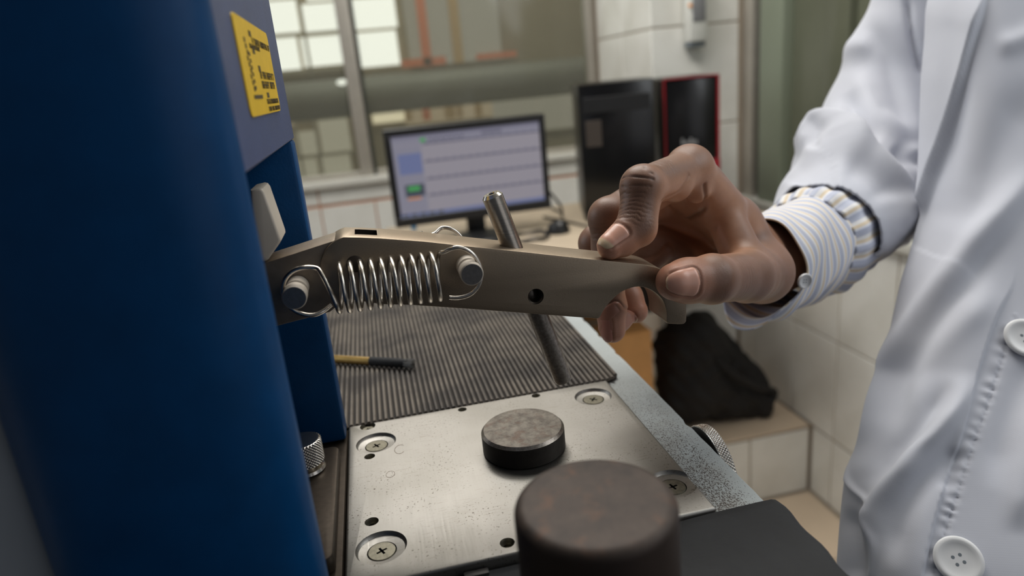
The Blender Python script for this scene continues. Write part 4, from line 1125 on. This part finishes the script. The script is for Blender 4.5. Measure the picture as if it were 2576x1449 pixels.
# palm-side flexion creases and web folds
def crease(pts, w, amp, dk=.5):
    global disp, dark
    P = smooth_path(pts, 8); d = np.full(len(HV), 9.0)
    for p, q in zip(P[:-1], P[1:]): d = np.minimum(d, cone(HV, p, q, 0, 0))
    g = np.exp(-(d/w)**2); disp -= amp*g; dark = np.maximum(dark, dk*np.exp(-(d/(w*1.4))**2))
def surf(x, y, Y0):
    """nearest hand vertex seen at a picture point"""
    q = proj(HV); m = np.hypot(q[:, 0]-x, q[:, 1]-y) < 5
    if not m.any(): return aty(x, y, Y0)
    c = HV[m]; return c[((c-EYE)@_fwd).argmin()]
for pts, w, amp, dk in ((((1775, 470), (1778, 505), (1764, 535), (1730, 556)), .0013, .0011, .45), (((1560, 424), (1592, 410), (1622, 418), (1642, 432)), .0006, .00035, .4),
                        (((1562, 447), (1600, 443), (1648, 450)), .0006, .0005, .6), (((1560, 470), (1600, 466), (1640, 472)), .0006, .0004, .5),
                        (((1668, 510), (1700, 492), (1725, 465), (1738, 440)), .0010, .0004, .15),
                        (((1795, 575), (1790, 610), (1780, 632)), .0012, .0006, .2)):
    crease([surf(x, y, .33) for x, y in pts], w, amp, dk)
for nV, nF, nC, nL, rim, nn_ in NAILS:
    d = np.full(len(HV), 9.0)
    sel = np.linalg.norm(HV-rim.mean(0), axis=1) < .02; hv = HV[sel]; dd = np.full(len(hv), 9.0)
    for p, q in zip(rim[:-1], rim[1:]):
        if np.linalg.norm(q-p) > 1e-6: dd = np.minimum(dd, cone(hv, p, q, 0, 0))
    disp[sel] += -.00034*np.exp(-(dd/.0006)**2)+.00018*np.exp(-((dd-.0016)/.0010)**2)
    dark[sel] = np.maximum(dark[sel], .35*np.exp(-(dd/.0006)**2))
HV = HV+HN*disp[:, None]
HN = vnormals(HV, HQ)
# pigment
def mixc(a, b, t): return a*(1-t[:, None])+b*t[:, None]
cB, cP, cD, cF, cK = (np.array(s2l(*c)) for c in ((130, 95, 76), (196, 146, 115), (80, 57, 45), (204, 146, 120), (156, 114, 90)))
colr = mixc(np.tile(cP, (len(HV), 1)), np.tile(cB, (len(HV), 1)), back)
colr = mixc(colr, np.tile(cK, (len(HV), 1)), .35*(.5+.5*hsh(HV, 90)))
tipf = np.zeros(len(HV))
for f in ('i2', 'm2', 'r2', 't2'):
    s, L = along(f); i = names.index(f); near = np.exp(-np.maximum(dist[:, i], 0)/.002)
    tipf = np.maximum(tipf, smoothstep(.15*L, .85*L, s)*near*(1-.12*back))
colr = mixc(colr, np.tile(cF, (len(HV), 1)), .8*tipf)
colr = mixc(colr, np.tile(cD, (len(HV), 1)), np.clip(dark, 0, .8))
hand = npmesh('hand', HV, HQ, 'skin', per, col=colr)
for nV, nF, nC, nL, rim, nn_ in NAILS:
    o = npmesh('fingernail', nV, nF, 'nail', hand, col=nC); o['label'] = nL
    md = o.modifiers.new('thick', 'SOLIDIFY'); md.thickness = .0007; md.offset = -1

# ------------------------------------------------------------------ striped shirt cuff and sleeve
def ring_tube(name, mat, path, radii, squash, edge0, nth=120, ns=60, parent=per, wr=None, upv=(0, 0, 1)):
    """cloth tube along a path; edge0(th) pulls its open near edge forward (metres); UV in metres"""
    P = np.array(smooth_path(path, 20)); seg = np.linalg.norm(np.diff(P, axis=0), axis=1); cum = np.concatenate([[0], np.cumsum(seg)])
    Lt = cum[-1]; V = []; UV = []
    def at(s):
        s2 = min(max(s, 0), Lt); c = np.array([np.interp(s2, cum, P[:, k]) for k in range(3)])
        e = 1e-3; t = un(np.array([np.interp(min(s2+e, Lt), cum, P[:, k])-np.interp(max(s2-e, 0), cum, P[:, k]) for k in range(3)]))
        return c+t*(s-s2), t
    tt = np.linspace(0, 1, len(radii))
    for j in range(ns+1):
        f = j/ns
        for i in range(nth):
            th = 2*math.pi*i/nth
            e = edge0(th); s = -e+(Lt+e)*f
            c, t = at(s); up = un(np.array(upv)-t*(np.array(upv)@t)); sd = np.cross(t, up)
            fr = min(max(s/Lt, 0), 1); r = np.interp(fr, tt, radii); sq = squash
            d = up*math.cos(th)*sq+sd*math.sin(th)
            rr = r+(wr(th, s) if wr else 0)
            V.append(c+d*rr); UV.append((s, th*.034))
    F = []
    for j in range(ns):
        for i in range(nth): F.append((j*nth+i, j*nth+(i+1) % nth, (j+1)*nth+(i+1) % nth, (j+1)*nth+i))
    o = npmesh(name, V, F, mat, parent, uv=UV)
    md = o.modifiers.new('thick', 'SOLIDIFY'); md.thickness = .0009; md.offset = -1
    return o, at
c0 = aty(1918, 662, .380); c1 = aty(1970, 640, .395); c2 = aty(2030, 612, .415)
def edge(th):   # th = 0 top, pi bottom
    b = .5-.5*math.cos(th)
    return .002+.021*b**5
def cuff_wr(th, s):
    b = (.5-.5*math.cos(th))
    return .0065*b**3+.0009*math.sin(5*th+s*120)+.0024*b**4*math.sin(s*260+1.2)
cuff, cat_ = ring_tube('shirt_cuff', 'cuff_stripes', [c0, c1, c2], [.0285, .0300, .0320], 1.03, edge, 140, 50, wr=cuff_wr)
d0 = aty(2024, 615, .413); d1 = aty(2075, 585, .436); d2 = aty(2140, 535, .475)
def pleat(th, s): return .0012*math.sin(17*th+.6*math.sin(3*th))*math.exp(-max(0, s)/.05)+.0030*math.exp(-((s-.012)/.010)**2)+.0085*(.5-.5*math.cos(th))**4*math.exp(-((s-.026)/.011)**2)
slv, _ = ring_tube('shirt_sleeve', 'shirt_stripes', [d0, d1, d2], [.0318, .0411, .0385], 1.0, lambda th: 0.0, 160, 40, wr=pleat)
def button(at, n, r, parent, name='button'):
    n = un(n); bm = bmesh.new()
    lathe(bm, [(0, 0), (r*.75, 0), (r*.98, .0006), (r, .0012), (r*.93, .0019), (r*.80, .0020), (r*.70, .0015), (r*.35, .0012), (0, .0012)], at, n, 48, [0]*8)
    a, u, v = frame_from(n); u2 = u*.8+v*.6; v2 = a.cross(u2)
    for i in (-1, 1):
        for j in (-1, 1):
            c = Vector(at)+u2*(i*r*.16)+v2*(j*r*.16)
            lathe(bm, [(r*.075, .00125), (0, .00128)], c, n, 10, [1])
    return obj(name, bm, ['button_plastic', 'grey_paint'], parent, ang=45)
def on_mesh(o, x, y):
    """first point of an object's mesh along the ray through a picture point, with its normal"""
    from mathutils.bvhtree import BVHTree
    dg = bpy.context.evaluated_depsgraph_get(); ev = o.evaluated_get(dg); me = ev.to_mesh()
    mw = world_of(o); vs = [mw @ v.co for v in me.vertices]; t = BVHTree.FromPolygons(vs, [tuple(p.vertices) for p in me.polygons]); ev.to_mesh_clear()
    d = ray(x, y); h = t.ray_cast(Vector(EYE), Vector(d).normalized())
    if h[0] is None: return aty(x, y, .35), np.array([0, -1, 0.])
    n = np.array(h[1]); n = n if n@d < 0 else -n
    return np.array(h[0]), n
bpy.context.view_layer.update()
pt, n = on_mesh(cuff, 2022, 706); button(pt, n, .0048, cuff)

# ------------------------------------------------------------------ coat sleeve
SL = [(aty(2052, 594, .425), .0368), (aty(2112, 530, .475), .047), (aty(2166, 440, .535), .056), (aty(2228, 300, .575), .054), (aty(2280, 150, .585), .0505), (aty(2368, -20, .585), .053), (aty(2480, -220, .57), .066)]
ELB = aty(2240, 545, .575)
ax0 = un(SL[1][0]-SL[0][0])
def sleeve_fn(P):
    d = np.full(len(P), 9.0)
    for (a, r1), (b, r2) in zip(SL[:-1], SL[1:]): d = smin(d, cone(P, a, b, r1, r2), .012)
    d = smin(d, np.linalg.norm(P-ELB, axis=1)-.030, .035)
    s = (P-SL[0][0])@ax0
    return np.maximum(d, -s)                            # ends at the hem
allp = np.array([p for p, r in SL]+[ELB])
SV, SQ = field_mesh(sleeve_fn, allp.min(0)-.075, allp.max(0)+.06, .0028)
_sv = (SV-SL[0][0])@ax0
SQ = SQ[~((_sv[SQ] < .0030).all(1))]                   # open at the hem
_used = np.unique(SQ); _re = np.full(len(SV), -1); _re[_used] = np.arange(len(_used)); SV = SV[_used]; SQ = _re[SQ]
SV = relax(SV, SQ, 4)
SN = vnormals(SV, SQ)
FS = .9
def fold_disp(V, N, folds):
    xy = proj(V); vis = smoothstep(-.15, .25, -(N*((V-EYE)/np.linalg.norm(V-EYE, axis=1)[:, None])).sum(1))
    D = np.zeros(len(V))
    for kind, line, amp, w0, w1 in folds:
        L = [tuple(p[:2]) for p in smooth_path([(x, y, 0) for x, y in line], 6)]
        sd, t = poly_dist(xy, L); ends = smoothstep(0, .26, t)*(1-smoothstep(.74, 1, t)) if kind == 'ridge' and w0 > 12 else smoothstep(0, .18, t)*(1-smoothstep(.82, 1, t))
        if kind == 'ridge': g = np.exp(-(sd/w0)**2)
        elif kind == 'asym': g = np.where(sd > 0, np.exp(-(np.maximum(sd, 0)/w1)**1.5), np.exp(-(sd/w0)**2))
        elif kind == 'step': g = np.where(sd > 0, np.exp(-np.maximum(sd, 0)/w1), np.exp(-(sd/w0)**2))
        D += FS*amp*g*ends
    return D*vis
sfolds = [
 ('asym', [(2000, 395), (2022, 345), (2060, 318), (2120, 345), (2200, 378)], .0075, 14, 45),
 ('asym', [(1998, 420), (2040, 372), (2083, 333), (2170, 386), (2222, 438), (2258, 488), (2270, 580), (2296, 630)], .0105, 15, 70),
 ('ridge', [(2151, 164), (2190, 270), (2209, 300), (2260, 322), (2330, 345)], .0045, 30, 30),
 ('ridge', [(2130, 230), (2150, 285), (2180, 330), (2215, 366)], -.0045, 20, 20),
 ('ridge', [(2258, 488), (2240, 550), (2215, 610), (2195, 660)], .0055, 22, 40),
 ('ridge', [(2300, 500), (2300, 560), (2290, 610)], -.006, 22, 30),
 ('asym', [(1945, 460), (1990, 470), (2060, 505), (2110, 560), (2140, 640), (2140, 720)], .0022, 10, 24),
 ('ridge', [(2085, 345), (2060, 372), (2050, 400)], -.0045, 14, 14),
 ('ridge', [(2110, 430), (2150, 440), (2190, 470), (2220, 520)], -.0035, 26, 26),
 ('ridge', [(2090, 140), (2130, 120), (2200, 110)], .003, 26, 26),
 ('ridge', [(2160, 30), (2220, 120), (2262, 260), (2300, 400)], -.003, 26, 26),
 ('ridge', [(2277, -20), (2301, 121), (2328, 203)], -.0045, 9, 9),
 ('ridge', [(2240, 370), (2280, 400), (2320, 420)], -.004, 18, 18),
 ('ridge', [(2290, 350), (2300, 420), (2312, 500)], .004, 22, 22)]
SV = SV+SN*(1.5*fold_disp(SV, SN, sfolds))[:, None]
coat = empty('lab_coat', tuple(aty(2400, 800, .42)))
bpy.data.objects.remove(coat)

# ------------------------------------------------------------------ coat body
out_l = [(2340, -260), (2337, -60), (2335, 97), (2328, 203), (2328, 435), (2320, 540), (2290, 632), (2267, 700), (2244, 800), (2231, 870), (2223, 943), (2189, 1010), (2163, 1072), (2150, 1129), (2127, 1178), (2119, 1240), (2112, 1310), (2103, 1430), (2096, 1560), (2085, 1700), (2060, 1900)]
oy = np.array([p[1] for p in out_l], float); ox = np.array([p[0] for p in out_l], float)
NV, NU, NB = 330, 170, 22
edge_line = [(2480, -60), (2475, 0), (2436, 145), (2383, 338), (2354, 435), (2315, 555), (2287, 640), (2272, 690)]
plk = [(2560, 660), (2541, 726), (2500, 803), (2458, 933), (2427, 1051), (2396, 1165), (2365, 1248), (2339, 1346), (2319, 1449), (2300, 1560)]
stitch = [(2556, 790), (2531, 870), (2494, 995), (2458, 1093), (2427, 1186), (2406, 1258), (2381, 1330), (2352, 1449), (2330, 1540)]
cfolds = [
 ('step', edge_line, .0100, 5, 260),
 ('ridge', [(2640, 380), (2576, 459), (2480, 575), (2383, 712), (2315, 810), (2226, 944), (2180, 1037), (2157, 1091), (2140, 1150)], .0085, 34, 34),
 ('ridge', [(2560, 560), (2440, 700), (2340, 840), (2272, 985), (2240, 1090), (2225, 1160)], -.0042, 34, 34),
 ('ridge', [(2520, 720), (2446, 790), (2356, 883), (2309, 990), (2292, 1090)], .0030, 36, 36),
 ('ridge', [(2440, 930), (2415, 998), (2346, 1098), (2292, 1164), (2222, 1268), (2200, 1340), (2190, 1440)], .0075, 26, 26),
 ('ridge', [(2400, 960), (2303, 1087), (2225, 1175), (2180, 1235)], -.0050, 30, 30),
 ('ridge', [(2420, 1080), (2380, 1150), (2310, 1230), (2262, 1330), (2250, 1440)], -.0045, 32, 32),
 ('ridge', [(2404, 1120), (2392, 1180), (2372, 1240)], -.0022, 20, 20),
 ('ridge', [(2112, 1150), (2126, 1166), (2142, 1222), (2203, 1272), (2215, 1280)], .0026, 7, 7),
 ('ridge', [(2208, 1268), (2197, 1320), (2207, 1380), (2189, 1480)], .0020, 8, 8),
 ('ridge', [(2135, 1270), (2160, 1360), (2150, 1480)], -.004, 24, 24),
 ('step', plk, .0024, 3, 400),
 ('ridge', stitch, -.0008, 6, 6),
 ('ridge', [(2660, 50), (2570, 100), (2490, 122)], .0030, 26, 26),
 ('ridge', [(2400, -40), (2415, 130), (2400, 300), (2380, 480)], -.0030, 30, 30),
 ('ridge', [(2620, 200), (2540, 330), (2480, 450), (2400, 600)], -.0045, 55, 55),
 ('ridge', [(2660, 860), (2580, 960), (2530, 1090), (2500, 1240)], -.0030, 40, 40),
 ('ridge', [(2660, 980), (2600, 1090), (2570, 1220), (2560, 1350)], .0042, 36, 36)]
CV = []; 
ys = np.linspace(-230, 1850, NV)
def softened(v, k):
    w = np.hanning(2*k+3)[1:-1]; w /= w.sum(); return np.convolve(np.pad(v, k, mode='edge'), w, 'valid')
DN = softened(np.interp(ys, [-230, 0, 300, 700, 1000, 1450, 1850], [.50, .475, .45, .415, .385, .345, .325]), 40)
XL = softened(np.interp(ys, oy, ox), 4)
for y, xl, dn in zip(ys, XL, DN):
    row = []
    for i in range(NU+1):
        f = (i/NU); x = xl+(3050-xl)*f**1.15
        px = x-xl
        round_ = .050*(1-min(1, px/230.0))**2.4            # turns away at the side
        dep = dn+round_-.030*min(1, px/900.0)
        row.append(EYE+ray(x, y)*dep)
    L0 = row[0]; L1_ = row[1]
    bk = []
    for k in range(NB, 0, -1):                             # the side and back of the coat, out of sight
        a = k/NB; bk.append(L0+un(L0-EYE)*(.24*a)+np.array([.012*a+.10*a*a, 0, 0]))
    CV += bk+row
n = NB+NU+1
CV = np.array(CV); CQ = np.array([(j*n+i, (j+1)*n+i, (j+1)*n+i+1, j*n+i+1) for j in range(NV-1) for i in range(n-1)])
CN = vnormals(CV, CQ)
if (CN[:, 1]*1).mean() > 0: CQ = CQ[:, ::-1]; CN = -CN
D = fold_disp(CV, CN, cfolds)
xy = proj(CV)
sd, t = poly_dist(xy, stitch); L_st = 700.0
pk = np.exp(-((sd-11)/17)**2)*smoothstep(.02, .1, t)*(1-smoothstep(.95, 1, t))
D += .0006*pk*np.sin(t*L_st/29*2*math.pi+1.6*np.sin(t*19)+.9*np.sin(t*47))*(.7+.3*np.sin(t*31))
sd2, t2 = poly_dist(xy, stitch); D += .0005*np.exp(-(sd2/5)**2)*np.sin(t2*L_st/15*2*math.pi)
front = np.tile(np.concatenate([np.zeros(NB), np.minimum(1, np.arange(NU+1)/4.0)]), NV)
CV = CV+CN*(D*front)[:, None]
coat = npmesh('lab_coat', CV, CQ, 'coat_cotton', per)
md = coat.modifiers.new('thick', 'SOLIDIFY'); md.thickness = .0012; md.offset = -1
slo = npmesh('sleeve', SV, SQ, 'coat_cotton', coat)
md = slo.modifiers.new('thick', 'SOLIDIFY'); md.thickness = .0012; md.offset = -1
bpy.context.view_layer.update()
for x, y, r in ((2578, 853, .0117), (2408, 1409, .0113)):
    pt, nn = on_mesh(coat, x, y)
    pts = [on_mesh(coat, x+dx, y+dy)[0] for dx, dy in ((-45, 0), (45, 0), (0, -45), (0, 45))]
    nn = np.cross(pts[1]-pts[0], pts[3]-pts[2]); nn = nn if nn@ray(x, y) < 0 else -nn
    button(pt+un(nn)*.0008, nn, r, coat)
